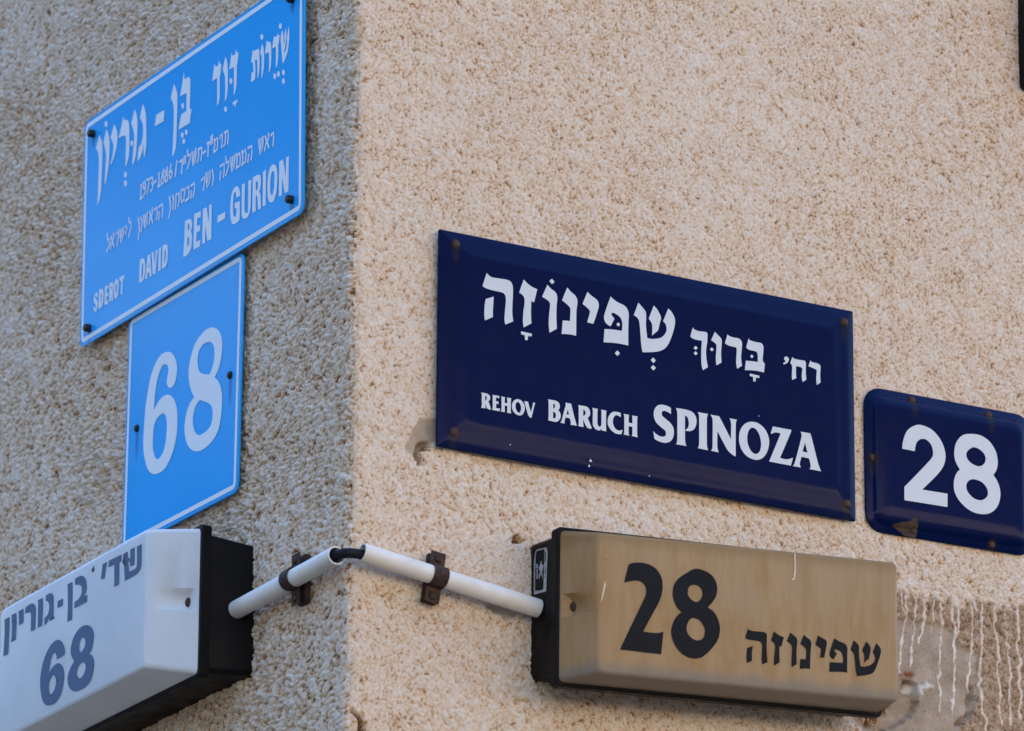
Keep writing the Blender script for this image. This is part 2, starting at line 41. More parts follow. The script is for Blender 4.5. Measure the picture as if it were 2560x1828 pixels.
D['l68_heb'] = ["3551,37 3661,37 3676,-59* 3707,-196 3799,-198* 3869,-191* 3888,-151* 3877,38 3992,38 3995,-185* 3977,-229* 3891,-265* 3605,-273 3583,-143*", "3718,44 3824,44 3828,-149 3725,-146", "3197,46 3513,41 3519,-30 3461,-36 3470,-278 3350,-278 3341,-32 3194,-26", "3049,47 3157,43 3108,-123 3014,-115", "2371,45 2527,41* 2612,0* 2657,-60* 2667,-153* 2600,-196 2692,-210 2690,-285 2374,-285 2375,-215 2470,-205* 2540,-164* 2545,-99* 2506,-57* 2372,-25", "2183,28 2312,26 2327,-400 2204,-396 2208,-184*", "1949,-107 2083,-106 2083,-184 1945,-184", "1642,33 1773,26* 1835,-22* 1846,-99* 1851,-249 1890,-279 1757,-284 1745,-250 1718,-264* 1674,-295* 1627,-297 1622,-217 1713,-192* 1736,-115* 1704,-58* 1641,-30", "1440,25 1564,21 1575,-77* 1574,-289 1455,-292 1451,-48*", "1127,19 1287,24* 1364,-11* 1394,-68* 1393,-292 1281,-293 1273,-98* 1246,-67* 1118,-47", "951,15 1080,14 1082,-145 969,-151", "767,13 890,12 900,-70* 897,-295 776,-296 788,-144*", "586,7 716,5 720,-129* 712,-416 584,-412 600,-185*"]
D['l68_num'] = ["2170,-751 1964,-763 1958,-717* 1914,-675* 1856,-687* 1809,-755* 1780,-880 1851,-830* 1953,-807* 2042,-821* 2127,-879* 2169,-968* 2161,-1064* 2095,-1180* 1967,-1244* 1804,-1235* 1698,-1198* 1618,-1114* 1566,-964* 1569,-840* 1634,-696* 1760,-586* 1891,-543* 2002,-550* 2101,-604* 2158,-676*|1894,-918* 1948,-957* 1964,-1020* 1934,-1086* 1863,-1122* 1809,-1091* 1790,-1021* 1815,-954*", "2704,-548* 2816,-598* 2882,-679* 2877,-769* 2832,-850* 2776,-886 2858,-924* 2906,-1003* 2898,-1099* 2838,-1182* 2725,-1229* 2566,-1236* 2435,-1219* 2314,-1157* 2260,-1073* 2267,-996* 2328,-925* 2413,-882 2334,-802* 2314,-719* 2367,-619* 2465,-557* 2580,-534*|2617,-667* 2671,-715* 2654,-783* 2576,-816* 2530,-781* 2526,-715* 2567,-672*|2635,-943* 2693,-987* 2692,-1039* 2630,-1094* 2558,-1104* 2497,-1061* 2487,-1013* 2534,-958*"]
D['l68_mark'] = ["3558,34 3590,34 3605,-67 3616,-106 3590,-108 3533,-45 3555,-30", "3680,-44 3705,-46 3722,-95 3695,-80", "2830,83 2851,29 2811,10 2782,37", "1792,-265 1848,-257 1877,-276 1794,-282", "3442,103* 3439,100* 3431,100* 3424,103* 3420,108* 3423,111* 3431,111* 3439,108*", "1981,-965 2002,-989 2025,-1014 1996,-1011"]
D['pipeL'] = [[-0.018, 0.2161, 3.32939], [-0.018, -0.00667, 3.3345]]
D['pipeR'] = [[0.00499, -0.018, 3.33826], [0.21258, -0.018, 3.30803]]
D['clipL'] = [-0.018, 0.09111, 3.33308]
D['clipR'] = [0.09306, -0.018, 3.32547]
D['w_unpaint'] = [[[0.6638, 3.3976], [0.6701, 3.3996], [0.6738, 3.3969], [0.6775, 3.3897], [0.6838, 3.3956], [0.6875, 3.3901], [0.6951, 3.3917], [0.7013, 3.3865], [0.7038, 3.3913], [0.7089, 3.3964], [0.7165, 3.3942], [0.7214, 3.3883], [0.7265, 3.3923], [0.7304, 3.3994], [0.7366, 3.3959], [0.7416, 3.39], [0.7453, 3.3851], [0.753, 3.3916], [0.7594, 3.398], [0.7645, 3.3976], [0.7697, 3.4028], [0.7747, 3.3991], [0.7797, 3.3965], [0.7874, 3.3987], [0.7923, 3.3928], [0.8026, 3.3975], [0.8128, 3.3967], [0.8205, 3.4011], [0.8436, 3.4032], [0.8397, 3.222], [0.6142, 3.1934], [0.6146, 3.2255], [0.6594, 3.2528]]]
D['w_smooth'] = [[[0.6634, 3.3649], [0.6746, 3.3632], [0.6835, 3.371], [0.6959, 3.3662], [0.7236, 3.3678], [0.7399, 3.3613], [0.7434, 3.3454], [0.7597, 3.3422], [0.7697, 3.337], [0.7704, 3.3055], [0.7623, 3.275], [0.7443, 3.2531], [0.7323, 3.2084], [0.6327, 3.1957], [0.6395, 3.2438], [0.6596, 3.2658]], [[0.1033, 3.5022], [0.0893, 3.4996], [0.0857, 3.4964], [0.0764, 3.4924], [0.0728, 3.4851], [0.0701, 3.4774], [0.0633, 3.4683], [0.0639, 3.4607], [0.0681, 3.4558], [0.0765, 3.4533], [0.078, 3.445], [0.0803, 3.445], [0.0816, 3.4503], [0.0824, 3.4602], [0.0865, 3.4646], [0.0897, 3.4711], [0.0966, 3.4751], [0.1036, 3.4749]], [[0.5885, 3.2543], [0.5972, 3.2555], [0.614, 3.2506], [0.6256, 3.2455], [0.6308, 3.2427], [0.6366, 3.2368], [0.6369, 3.2176], [0.6189, 3.2153], [0.6185, 3.2355], [0.6093, 3.2454], [0.6007, 3.2519]], [[0.1602, 3.3101], [0.1702, 3.3109], [0.1827, 3.3093], [0.1977, 3.3058], [0.1953, 3.2986], [0.1803, 3.2966], [0.1703, 3.3019], [0.1615, 3.3046]]]
D['w_crack'] = [[[0.0767, 3.4686], [0.0841, 3.4711], [0.0943, 3.4743], [0.0897, 3.4694], [0.0888, 3.4658], [0.0852, 3.4636], [0.0824, 3.461], [0.0816, 3.4537], [0.0803, 3.4458], [0.0784, 3.4455], [0.0778, 3.4552], [0.0764, 3.4614]], [[0.1917, 3.3865], [0.1974, 3.3891], [0.2013, 3.3853], [0.2051, 3.3828], [0.2028, 3.3786], [0.1966, 3.3786], [0.1937, 3.3816]], [[0.7577, 3.3005], [0.7628, 3.3044], [0.7612, 3.2825], [0.7546, 3.2675], [0.7444, 3.2575], [0.7393, 3.2568], [0.7509, 3.2702], [0.7562, 3.284]], [[0.6268, 3.2585], [0.6597, 3.2673], [0.6739, 3.2978], [0.6881, 3.2944], [0.6928, 3.2739], [0.6763, 3.2541], [0.6543, 3.2415], [0.624, 3.2393]], [[0.0059, 3.1793], [0.012, 3.1757], [0.0195, 3.1635], [0.0246, 3.1487], [0.0173, 3.1478], [0.0123, 3.1625]]]
D['w_slab'] = [[[0.6723, 3.2902], [0.6899, 3.2947], [0.7112, 3.2986], [0.7117, 3.2933], [0.6935, 3.286], [0.6773, 3.2854]]]
D['w_rust'] = [[[0.6739, 3.3088], [0.6826, 3.3121], [0.6869, 3.3084], [0.6825, 3.3013], [0.6775, 3.3028]], [[0.6663, 3.3002], [0.6725, 3.3032], [0.6787, 3.2986], [0.6762, 3.2961], [0.6687, 3.2973]]]
D['w_drips'] = [[[[0.6707, 3.4008], [0.6717, 3.3802], [0.6772, 3.3723], [0.6738, 3.3522], [0.6717, 3.3302], [0.6688, 3.3059]], 0.003], [[[0.6775, 3.3908], [0.6791, 3.3725], [0.6759, 3.3634]], 0.0026], [[[0.6894, 3.3892], [0.6903, 3.3654], [0.6888, 3.3499], [0.6855, 3.3364], [0.6833, 3.3133]], 0.0028], [[[0.7, 3.3886], [0.7011, 3.3756], [0.6995, 3.3557], [0.6943, 3.342]], 0.0033], [[[0.7127, 3.3925], [0.7136, 3.3708], [0.7108, 3.354]], 0.0019], [[[0.7214, 3.3883], [0.7243, 3.3723], [0.7226, 3.348], [0.721, 3.326], [0.7182, 3.3061], [0.7198, 3.2878], [0.7207, 3.2695]], 0.003], [[[0.7379, 3.395], [0.7375, 3.3741], [0.741, 3.3571], [0.7407, 3.3341], [0.7384, 3.312], [0.7387, 3.2903], [0.7358, 3.2683]], 0.0039], [[[0.7459, 3.3852], [0.7436, 3.3619], [0.7403, 3.3516]], 0.0028], [[[0.762, 3.3995], [0.7629, 3.3777], [0.7612, 3.3533], [0.7595, 3.3313], [0.7566, 3.3091], [0.7547, 3.2729]], 0.003], [[[0.7658, 3.3978], [0.7681, 3.3872]], 0.0023], [[[0.7759, 3.397], [0.7749, 3.3749], [0.7751, 3.3553], [0.7722, 3.333], [0.7711, 3.3055], [0.7727, 3.2894], [0.7743, 3.2755], [0.7785, 3.263], [0.7767, 3.2357]], 0.0035], [[[0.7917, 3.3927], [0.7907, 3.3727], [0.7929, 3.3577], [0.7951, 3.3361], [0.7946, 3.3142], [0.7962, 3.2969], [0.7964, 3.2762], [0.7981, 3.2645]], 0.0039], [[[0.8058, 3.3957], [0.8058, 3.3661], [0.8081, 3.351], [0.8096, 3.3315], [0.8097, 3.3052], [0.8092, 3.2834], [0.8102, 3.2661]], 0.003], [[[0.8218, 3.3991], [0.8219, 3.3749], [0.8203, 3.356], [0.8231, 3.3377], [0.8219, 3.3123], [0.8235, 3.2962], [0.8218, 3.2763]], 0.0042]]
D['box'] = [0.8353, 3.9979]
D['orgs'] = {"bg": [-0.35683, 3.87641], "n68": [-0.37609, 3.59863], "sp": [0.3491, 3.5849], "e28": [0.73079, 3.53738], "l28": [0.47509, 3.34093], "l68": [-0.67749, 3.4001]}
D['cam'] = [[0.870848, -0.1533911, -0.4670064], [-0.4915015, -0.2580535, -0.831766], [0.0070728, 0.9538761, -0.3001173]]
D['camloc'] = [-2.87987, -5.46633, 1.6]
D['focus'] = 6.654


# ------------------------------------------------------------------ camera, sky, sun, exposure
cd = bpy.data.cameras.new('camera')
cam = bpy.data.objects.new('camera', cd); COL.objects.link(cam)
cm = Matrix([r + [l] for r, l in zip(D['cam'], D['camloc'])] + [[0, 0, 0, 1]])
cam.matrix_world = cm
cd.sensor_width = 36.0; cd.sensor_fit = 'HORIZONTAL'
cd.lens = 15700.0 / 2560.0 * 36.0
cd.clip_start = 0.1; cd.clip_end = 3000.0
cd.dof.use_dof = True; cd.dof.focus_distance = D['focus']; cd.dof.aperture_fstop = 9.0
SC.camera = cam

SUN_DIR = Vector((0.34, 0.58, 0.74)).normalized()      # towards the sun
SUN_EL = math.asin(SUN_DIR.z); SUN_ROT = math.atan2(SUN_DIR.x, SUN_DIR.y)
w = bpy.data.worlds.new('World'); SC.world = w; w.use_nodes = True
wn = w.node_tree; wn.nodes.clear()
sky = wn.nodes.new('ShaderNodeTexSky'); sky.sky_type = 'NISHITA'; sky.sun_disc = False
sky.sun_elevation = SUN_EL; sky.sun_rotation = SUN_ROT
sky.air_density = 1.0; sky.dust_density = 0.0; sky.ozone_density = 3.0
bg = wn.nodes.new('ShaderNodeBackground'); bg.inputs['Strength'].default_value = 0.15
wo = wn.nodes.new('ShaderNodeOutputWorld')
wn.links.new(sky.outputs[0], bg.inputs[0]); wn.links.new(bg.outputs[0], wo.inputs[0])
ld = bpy.data.lights.new('sun', 'SUN'); ld.energy = 5.0; ld.angle = math.radians(0.5); ld.color = (1.0, 0.90, 0.78)
sun = bpy.data.objects.new('sun', ld); COL.objects.link(sun)
sun.rotation_euler = SUN_DIR.to_track_quat('Z', 'Y').to_euler(); sun.location = (2, -4, 9)
vs = SC.view_settings
vs.view_transform = 'Standard'; vs.look = 'None'; vs.exposure = 2.25; vs.gamma = 1.0; vs.use_curve_mapping = False

# ------------------------------------------------------------------ helpers
def tag(o, label=None, cat=None, group=None, kind=None):
    if label: o['label'] = label
    if cat: o['category'] = cat
    if group: o['group'] = group
    if kind: o['kind'] = kind
    return o
def empty(name, loc, rz, label, cat, group=None):
    o = bpy.data.objects.new(name, None); COL.objects.link(o)
    o.location = loc; o.rotation_euler = (0, 0, rz); o.empty_display_size = 0.05
    return tag(o, label, cat, group)
def link(name, me, m, parent=None, label=None):
    o = bpy.data.objects.new(name, me); COL.objects.link(o)
    if m: me.materials.append(m)
    if parent: o.parent = parent
    if label: o['label'] = label
    return o
def mesh(name, vs_, fs, smooth=None):
    me = bpy.data.meshes.new(name); me.from_pydata(vs_, [], fs); me.update()
    if smooth is not None:
        me.polygons.foreach_set('use_smooth', [True] * len(me.polygons))
        me.set_sharp_from_angle(angle=math.radians(smooth))
    return me
class N:
    """small node-graph builder"""
    def __init__(s, name):
        s.m = bpy.data.materials.new(name); s.m.use_nodes = True
        s.t = s.m.node_tree; s.t.nodes.clear()
        s.out = s.t.nodes.new('ShaderNodeOutputMaterial'); s.b = s.t.nodes.new('ShaderNodeBsdfPrincipled')
        s.t.links.new(s.b.outputs[0], s.out.inputs['Surface'])
        s.co = s.t.nodes.new('ShaderNodeTexCoord').outputs['Object']
    def put(s, sock, v):
        if hasattr(v, 'is_output'): s.t.links.new(v, sock)
        elif isinstance(v, (tuple, list)) and len(v) == 3 and sock.type == 'RGBA': sock.default_value = (*v, 1)
        else: sock.default_value = v
    def set(s, **k):
        for a, v in k.items(): s.put(s.b.inputs[a.replace('_', ' ')], v)
        return s
    def math(s, op, a, b=0.0, clamp=False):
        n = s.t.nodes.new('ShaderNodeMath'); n.operation = op; n.use_clamp = clamp
        s.put(n.inputs[0], a); s.put(n.inputs[1], b); return n.outputs[0]
    def vmath(s, op, a, b):
        n = s.t.nodes.new('ShaderNodeVectorMath'); n.operation = op
        s.put(n.inputs[0], a); s.put(n.inputs[1], b)
        return n.outputs['Value'] if op in ('LENGTH', 'DISTANCE', 'DOT_PRODUCT') else n.outputs[0]
    def noise(s, scale, detail=3.0, rough=0.55, vec=None):
        n = s.t.nodes.new('ShaderNodeTexNoise'); s.put(n.inputs['Vector'], vec or s.co)
        n.inputs['Scale'].default_value = scale; n.inputs['Detail'].default_value = detail; n.inputs['Roughness'].default_value = rough
        return n.outputs['Fac']
    def rng(s, v, a, b, c=0.0, d=1.0, smooth=False):
        n = s.t.nodes.new('ShaderNodeMapRange'); s.put(n.inputs['Value'], v)
        if smooth: n.interpolation_type = 'SMOOTHSTEP'
        for i, q in zip(('From Min', 'From Max', 'To Min', 'To Max'), (a, b, c, d)): n.inputs[i].default_value = q
        return n.outputs[0]
    def mix(s, f, a, b, mode='MIX'):
        n = s.t.nodes.new('ShaderNodeMix'); n.data_type = 'RGBA'; n.blend_type = mode
        s.put(n.inputs[0], f); s.put(n.inputs[6], a); s.put(n.inputs[7], b); return n.outputs[2]
    def ramp(s, f, stops):
        n = s.t.nodes.new('ShaderNodeValToRGB'); e = n.color_ramp.elements
        while len(e) < len(stops): e.new(0.5)
        for q, (p, c) in zip(e, stops): q.position = p; q.color = (*c, 1)
        s.put(n.inputs[0], f); return n.outputs[0]
    def attr(s, name):
        n = s.t.nodes.new('ShaderNodeAttribute'); n.attribute_name = name; return n.outputs['Fac']
    def bump(s, h, strength, dist):
        n = s.t.nodes.new('ShaderNodeBump'); n.inputs['Strength'].default_value = strength; n.inputs['Distance'].default_value = dist
        s.put(n.inputs['Height'], h); s.t.links.new(n.outputs[0], s.b.inputs['Normal']); return s
    def spots(s, pts, noise=None):
        """stain mask: pts = (u, v, half width, half height) in metres on a local (u, -n, v) sheet"""
        tot = None
        for (u, v, a, b) in pts:
            d = s.vmath('SUBTRACT', s.co, (u, 0, v)); d = s.vmath('MULTIPLY', d, (1 / a, 0, 1 / b)); d = s.vmath('LENGTH', d, (0, 0, 0))
            if noise is not None: d = s.math('ADD', d, s.math('MULTIPLY', s.math('SUBTRACT', noise, 0.5), 0.9))
            q = s.rng(d, 1.0, 0.25, 0, 1, True)
            tot = q if tot is None else s.math('MAXIMUM', tot, q)
        return tot

def smooth_loop(txt):
    P = []
    for t in txt.split():
        sm = t.endswith('*'); a, b = t.rstrip('*').split(','); P.append((int(a) * 1e-4, int(b) * 1e-4, sm))
    n = len(P); out = []
    def tan(i):
        a, b = P[i - 1], P[(i + 1) % n]; return ((b[0] - a[0]) / 2, (b[1] - a[1]) / 2)
    for i in range(n):
        p, q = P[i], P[(i + 1) % n]; out.append((p[0], p[1]))
        if p[2] or q[2]:
            ch = (q[0] - p[0], q[1] - p[1])
            def lim(t):
                l = math.hypot(*t); c = math.hypot(*ch); k = min(1.0, 1.25 * c / l) if l > 1e-9 else 0
                return (t[0] * k, t[1] * k)
            t0 = lim(tan(i)) if p[2] else None; t1 = lim(tan((i + 1) % n)) if q[2] else None
            if t0 is None: t0 = (1.5 * ch[0] - 0.5 * t1[0], 1.5 * ch[1] - 0.5 * t1[1])
            if t1 is None: t1 = (1.5 * ch[0] - 0.5 * t0[0], 1.5 * ch[1] - 0.5 * t0[1])
            for k in (0.25, 0.5, 0.75):
                h00 = 2*k**3 - 3*k**2 + 1; h10 = k**3 - 2*k**2 + k; h01 = -2*k**3 + 3*k**2; h11 = k**3 - k**2
                out.append((h00*p[0] + h10*t0[0] + h01*q[0] + h11*t1[0], h00*p[1] + h10*t0[1] + h01*q[1] + h11*t1[1]))
    return out
def letters(name, glyphs, n, m, parent, label=None, conv=None):
    """flat painted or cut-vinyl writing: every glyph filled on the sheet at distance n in front of the wall"""
    V = []; F = []
    conv = conv or (lambda u, v: (u, -n, v))
    for gi, g in enumerate(glyphs):
        loops = [smooth_loop(l) for l in g.split('|')]
        flat = [p for l in loops for p in l]; b = len(V)
        V += [conv(*p) for p in flat]
        for t in tessellate_polygon([[Vector((p[0], p[1], 0)) for p in l] for l in loops]):
            a, c, d = (flat[i] for i in t)
            ar = (c[0]-a[0])*(d[1]-a[1]) - (c[1]-a[1])*(d[0]-a[0])
            F.append(tuple(b + i for i in (t if ar > 0 else t[::-1])))
    return link(name, mesh(name, V, F), m, parent, label)
def words(name, glyphs, cuts, n, m, parent, fn=None, wid=None):
    cuts = [0] + list(cuts) + [len(glyphs)]
    for a, b in zip(cuts[:-1], cuts[1:]):
        if wid: strokes(name, glyphs[a:b], wid, n, m, parent)
        else: letters(name, glyphs[a:b], n, m, parent)
def strokes(name, glyphs, wid, n, m, parent, label=None):
    """small writing drawn with an even pen"""
    V = []; F = []
    for g in glyphs:
        P = [tuple(int(c) * 1e-4 for c in t.rstrip('*').split(',')) for t in g.split()]
        k = len(P); b = len(V)
        for i in range(k):
            a = P[max(i - 1, 0)]; c = P[min(i + 1, k - 1)]; t = Vector((c[0] - a[0], c[1] - a[1])).normalized()
            nx, nz = -t.y * wid / 2, t.x * wid / 2
            e = 0.25 * wid * (1 if i == k - 1 else -1 if i == 0 else 0)
            z = -n - 0.00001 * i - 0.00002 * (b % 7)
            V += [(P[i][0] + nx + t.x * e, z, P[i][1] + nz + t.y * e), (P[i][0] - nx + t.x * e, z, P[i][1] - nz + t.y * e)]
        for i in range(k - 1): q = b + 2 * i; F.append((q + 1, q + 3, q + 2, q))
    return link(name, mesh(name, V, F), m, parent, label)
def rounded(quad, r, seg=6):
    """quad TL TR BR BL (metres) with rounded corners, clockwise seen from outside"""
    P = [Vector(p) for p in quad]; out = []
    for i in range(4):
        p = P[i]; a = (P[i - 1] - p).normalized(); c = (P[(i + 1) % 4] - p).normalized()
        ang = a.angle(c); rr = r[i] if isinstance(r, (list, tuple)) else r
        if rr <= 1e-6: out += [p.copy() for _ in range(seg + 1)]; continue
        d = rr / math.tan(ang / 2); ctr = p + (a + c).normalized() * (rr / math.sin(ang / 2))
        s0 = p + a * d - ctr; s1 = p + c * d - ctr; tot = s0.angle_signed(s1)
        for k in range(seg + 1):
            v = s0.copy(); v.rotate(Matrix.Rotation(-tot * k / seg, 2)); out.append(ctr + v)
    return out
def inset(quad, d):
    P = [Vector(p) for p in quad]; out = []
    if not isinstance(d, (list, tuple)): d = [d] * 4          # top, right, bottom, left
    for i in range(4):
        e0 = (P[i] - P[i - 1]).normalized(); e1 = (P[(i + 1) % 4] - P[i]).normalized()
        n0 = Vector((e0.y, -e0.x)); n1 = Vector((e1.y, -e1.x))
        d0, d1 = d[i - 1], d[i]
        a = P[i] + n0 * d0; b = P[i] + n1 * d1
        den = e0.x * e1.y - e0.y * e1.x; t = ((b.x - a.x) * e1.y - (b.y - a.y) * e1.x) / den
        out.append(a + e0 * t)
    return out
def loft(loops, cap0=True, cap1=True):
    """loops = [(points, n)], from the back to the front"""
    V = []; F = []; k = len(loops[0][0])
    for pts, n in loops: V += [(p[0], -n, p[1]) for p in pts]
    for j in range(len(loops) - 1):
        for i in range(k):
            a = j * k + i; b = j * k + (i + 1) % k; F.append((a, b, b + k, a + k))
    if cap0: F.append(tuple(range(k)))
    if cap1: F.append(tuple(reversed(range((len(loops) - 1) * k, len(loops) * k))))
    return V, F
def M3(q): return [(a * 1e-3, b * 1e-3) for a, b in q]
def fixn(me):
    bm = bmesh.new(); bm.from_mesh(me); bmesh.ops.recalc_face_normals(bm, faces=bm.faces); bm.to_mesh(me); bm.free(); return me
def solid(name, loops, m, parent, smooth=35, label=None):
    V, F = loft(loops); return link(name, fixn(mesh(name, V, F, smooth)), m, parent, label)
def disc(name, u, v, n0, prof, m, parent, seg=20, label=None, sx=1.0):
    """turned fastener head standing on the sheet: prof = [(radius, height)]"""
    V = []; F = []
    for r, h in prof:
        V += [(r * math.cos(t) * sx, -h, r * math.sin(t)) for t in [2 * math.pi * i / seg for i in range(seg)]]
    for j in range(len(prof) - 1):
        for i in range(seg): a = j * seg + i; b = j * seg + (i + 1) % seg; F.append((a, b, b + seg, a + seg))
    F.append(tuple(range((len(prof) - 1) * seg, len(prof) * seg)))
    o = link(name, fixn(mesh(name, V, F, 40)), m, parent, label); o.location = (u, -n0, v); return o
def root(name, key, wall, label, cat, group=None):
    u, v = D['orgs'][key]
    if wall == 'R': return empty(name, (u, 0, v), 0, label, cat, group)
    return empty(name, (0, -u, v), -math.pi / 2, label, cat, group)

# ------------------------------------------------------------------ numeric noise
def hsh(ix, iy, s):
    a = (ix.astype(np.int64) * 374761393 + iy.astype(np.int64) * 668265263 + s * 974634777) & 0xFFFFFFFF
    a = ((a ^ (a >> 13)) * 1274126177) & 0xFFFFFFFF; a = ((a ^ (a >> 16)) * 2246822519) & 0xFFFFFFFF
    return ((a ^ (a >> 15)) & 0xFFFFFF) / float(0x1000000)
def vn(x, y, s):
    ix = np.floor(x); iy = np.floor(y); fx = x - ix; fy = y - iy
    fx = fx * fx * fx * (fx * (fx * 6 - 15) + 10); fy = fy * fy * fy * (fy * (fy * 6 - 15) + 10)
    a = hsh(ix, iy, s); b = hsh(ix + 1, iy, s); c = hsh(ix, iy + 1, s); d = hsh(ix + 1, iy + 1, s)
    return (a + (b - a) * fx) * (1 - fy) + (c + (d - c) * fx) * fy
def wor(x, y, s):
    ix = np.floor(x); iy = np.floor(y); best = np.full(x.shape, 9.0)
    for dx in (-1, 0, 1):
        for dy in (-1, 0, 1):
            cx = ix + dx; cy = iy + dy
            px = cx + hsh(cx, cy, s); py = cy + hsh(cx, cy, s + 7)
            best = np.minimum(best, (px - x) ** 2 + (py - y) ** 2)
    return np.sqrt(best)
def inpoly(x, y, poly):
    r = np.zeros(x.shape, bool); n = len(poly)
    for i in range(n):
        x0, y0 = poly[i]; x1, y1 = poly[(i + 1) % n]
        if y0 == y1: continue
        c = ((y0 > y) != (y1 > y)) & (x < (x1 - x0) * (y - y0) / (y1 - y0) + x0); r ^= c
    return r

# ------------------------------------------------------------------ the building corner: rough sprayed stucco on two faces
def axis_coords(lo, hi, step, far_lo, far_hi):
    mid = np.arange(lo, hi, step); a = []; d = step; x = lo
    while x > far_lo: d = min(d * 1.35, 0.8); x -= d; a.append(max(x, far_lo))
    b = []; d = step; x = mid[-1]
    while x < far_hi: d = min(d * 1.35, 0.8); x += d; b.append(min(x, far_hi))
    return np.concatenate([np.array(a[::-1]), mid, np.array(b)])
RAD = 0.011; ARC = RAD * math.pi / 2
zc = axis_coords(3.15, 4.29, 0.0013, 0.0, 9.0)
sl = axis_coords(-0.955, -ARC / 2, 0.0019, -14.0, -ARC / 2 - 1e-6)
sl = sl[sl < -ARC / 2 - 1e-4]
sa = np.linspace(-ARC / 2, ARC / 2, 11)
sr = axis_coords(ARC / 2 + 0.0013, 0.885, 0.0013, ARC / 2 + 0.0012, 14.0)

def wall_mesh(name, s, right):
    S, Z = np.meshgrid(s, zc)
    # profile
    t = np.clip((S + ARC / 2) / ARC, 0, 1) * (math.pi / 2)     # 0 on the left face, 90 deg on the right face
    nx = -np.cos(t); ny = -np.sin(t)
    X = RAD + nx * RAD + np.where(S > ARC / 2, S - ARC / 2, 0.0)
    Y = RAD + ny * RAD + np.where(S < -ARC / 2, -ARC / 2 - S, 0.0)
    u = S * 1000; v = Z * 1000                                 # millimetres
    uu = X                                                     # metres along the right face, for the traced patches
    wx = (vn(u / 14, v / 14, 3) - .5) * 6; wy = (vn(u / 14, v / 14, 4) - .5) * 6
    dirx = np.where(S > 0, 0.62, -0.45); L = np.sqrt(dirx ** 2 + 0.64); dx = dirx / L; dy = -0.8 / L
    lf = S <= 0; ku = np.where(lf, 0.72, 1.12); kv = np.where(lf, 1.05, 1.12)
    u0, v0 = u, v; u = u * ku; v = v * kv
    a = (u + wx) * dx + (v + wy) * dy; b = -(u + wx) * dy + (v + wy) * dx
    a = a * 0.7
    w1 = 1 - wor(a / 3.5, b / 3.5, 11); w2 = 1 - wor(a / 2.1, b / 2.1, 23)
    n1 = vn(a / 6, b / 6, 31) - .5; n2 = vn(u / 34, v / 34, 41) - .5; n3 = vn(u / 2.6, v / 2.6, 51) - .5; n4 = vn(u / 120, v / 120, 61) - .5
    band = np.clip((3.52 - Z) / .06, 0, 1) * np.clip((X - .03) / .08, 0, 1) * np.clip((.9 - X) / .1, 0, 1)
    cmk = np.clip(vn(u0 / 150, v0 / 150, 65) * 1.7 - .8, 0, 1) * .7; cmk = np.maximum(cmk, band * .9 * np.clip(.35 + vn(u0 / 70, v0 / 70, 66), 0, 1))
    w3 = 1 - wor(a / 8.0, b / 6.5, 13)
    hf = 0.9 * w1 + 0.8 * w2 + 0.6 * n1 + 0.45 * n3 + cmk * 0.9 * (w3 - .55) + band * .06
    u, v = u0, v0
    fm = (Z > 3.1) & (Z < 4.3)
    lo_, hi_ = np.percentile(hf[fm], [1, 99]); hf = np.clip((hf - lo_) / (hi_ - lo_), -.1, 1.1)
    hf = np.where(lf, .5 + (hf - .5) * 1.6 - .03, hf)  # left face: stronger grain also paints deeper shade into the pits
    dots = np.clip(1 - wor(u / 5.5, v / 5.5, 77) / 0.17, 0, 1) * (vn(u / 60, v / 60, 78) + np.clip((S - .35) * .8, 0, .22) + np.clip((Z - 3.75) * .6, 0, .2) > 0.62)
    h = np.where(S > 0, 0.0011, 0.0030) * (.65 + .8 * vn(u / 85, v / 85, 67)) * (1 + 1.3 * cmk) * (hf - .5) + 0.0016 * n2 + 0.0022 * n4 - 0.0011 * dots
    un = np.zeros_like(u); sm = un.copy(); cr = un.copy(); sb = un.copy(); ru = un.copy()
    if right:
        jx = uu + (vn(u / 5, v / 5, 91) - .5) * 0.006; jy = Z + (vn(u / 5, v / 5, 92) - .5) * 0.006
        box = lambda k, arr: [np.logical_or(arr, inpoly(jx, jy, p), out=arr) for p in D[k]]
        B = np.zeros(u.shape, bool); box('w_unpaint', B); un = B.astype(float)
        B = np.zeros(u.shape, bool); box('w_smooth', B); sm = B.astype(float)
        B = np.zeros(u.shape, bool); box('w_crack', B); cr = B.astype(float)
        B = np.zeros(u.shape, bool); box('w_slab', B); sb = B.astype(float)
        B = np.zeros(u.shape, bool); box('w_rust', B); ru = B.astype(float)
        dr = np.zeros(u.shape)
        gx = uu + (vn(u / 9, v / 9, 93) - .5) * 0.0035 + (vn(u / 3, v / 4, 94) - .5) * 0.002
        for pts, wd in D['w_drips']:
            for (x0, y0), (x1, y1) in zip(pts[:-1], pts[1:]):
                ex, ey = x1 - x0, y1 - y0; q = np.clip(((gx - x0) * ex + (Z - y0) * ey) / (ex * ex + ey * ey), 0, 1)
                d = np.hypot(gx - x0 - q * ex, Z - y0 - q * ey); ww = wd / 2 * (0.35 + 0.75 * vn(u * 0 + x0 * 900, v / 7, 95))
                dr = np.maximum(dr, np.clip((ww - d) / 0.0009 + .5, 0, 1))
        def blur(A):
            for _ in range(1):
                A = (A + np.roll(A, 1, 0) + np.roll(A, -1, 0)) / 3; A = (A + np.roll(A, 1, 1) + np.roll(A, -1, 1)) / 3
            return A
        un, sm, cr, sb, ru = map(blur, (un, sm, cr, sb, ru))
        h = h * (1 - 0.8 * sm) * (1 - 0.25 * dr) - 0.0012 * un - 0.0026 * sm - 0.010 * cr + 0.003 * sb + 0.0007 * dr
        hf = hf * (1 - sm) * (1 - .7 * dr) + 0.62 * sm + dr * 0.6 - 0.9 * cr  # cracks and the shaded hollow are also darkened in the grain colour
        un = un * (1 - dr); sm = sm * (1 - dr)
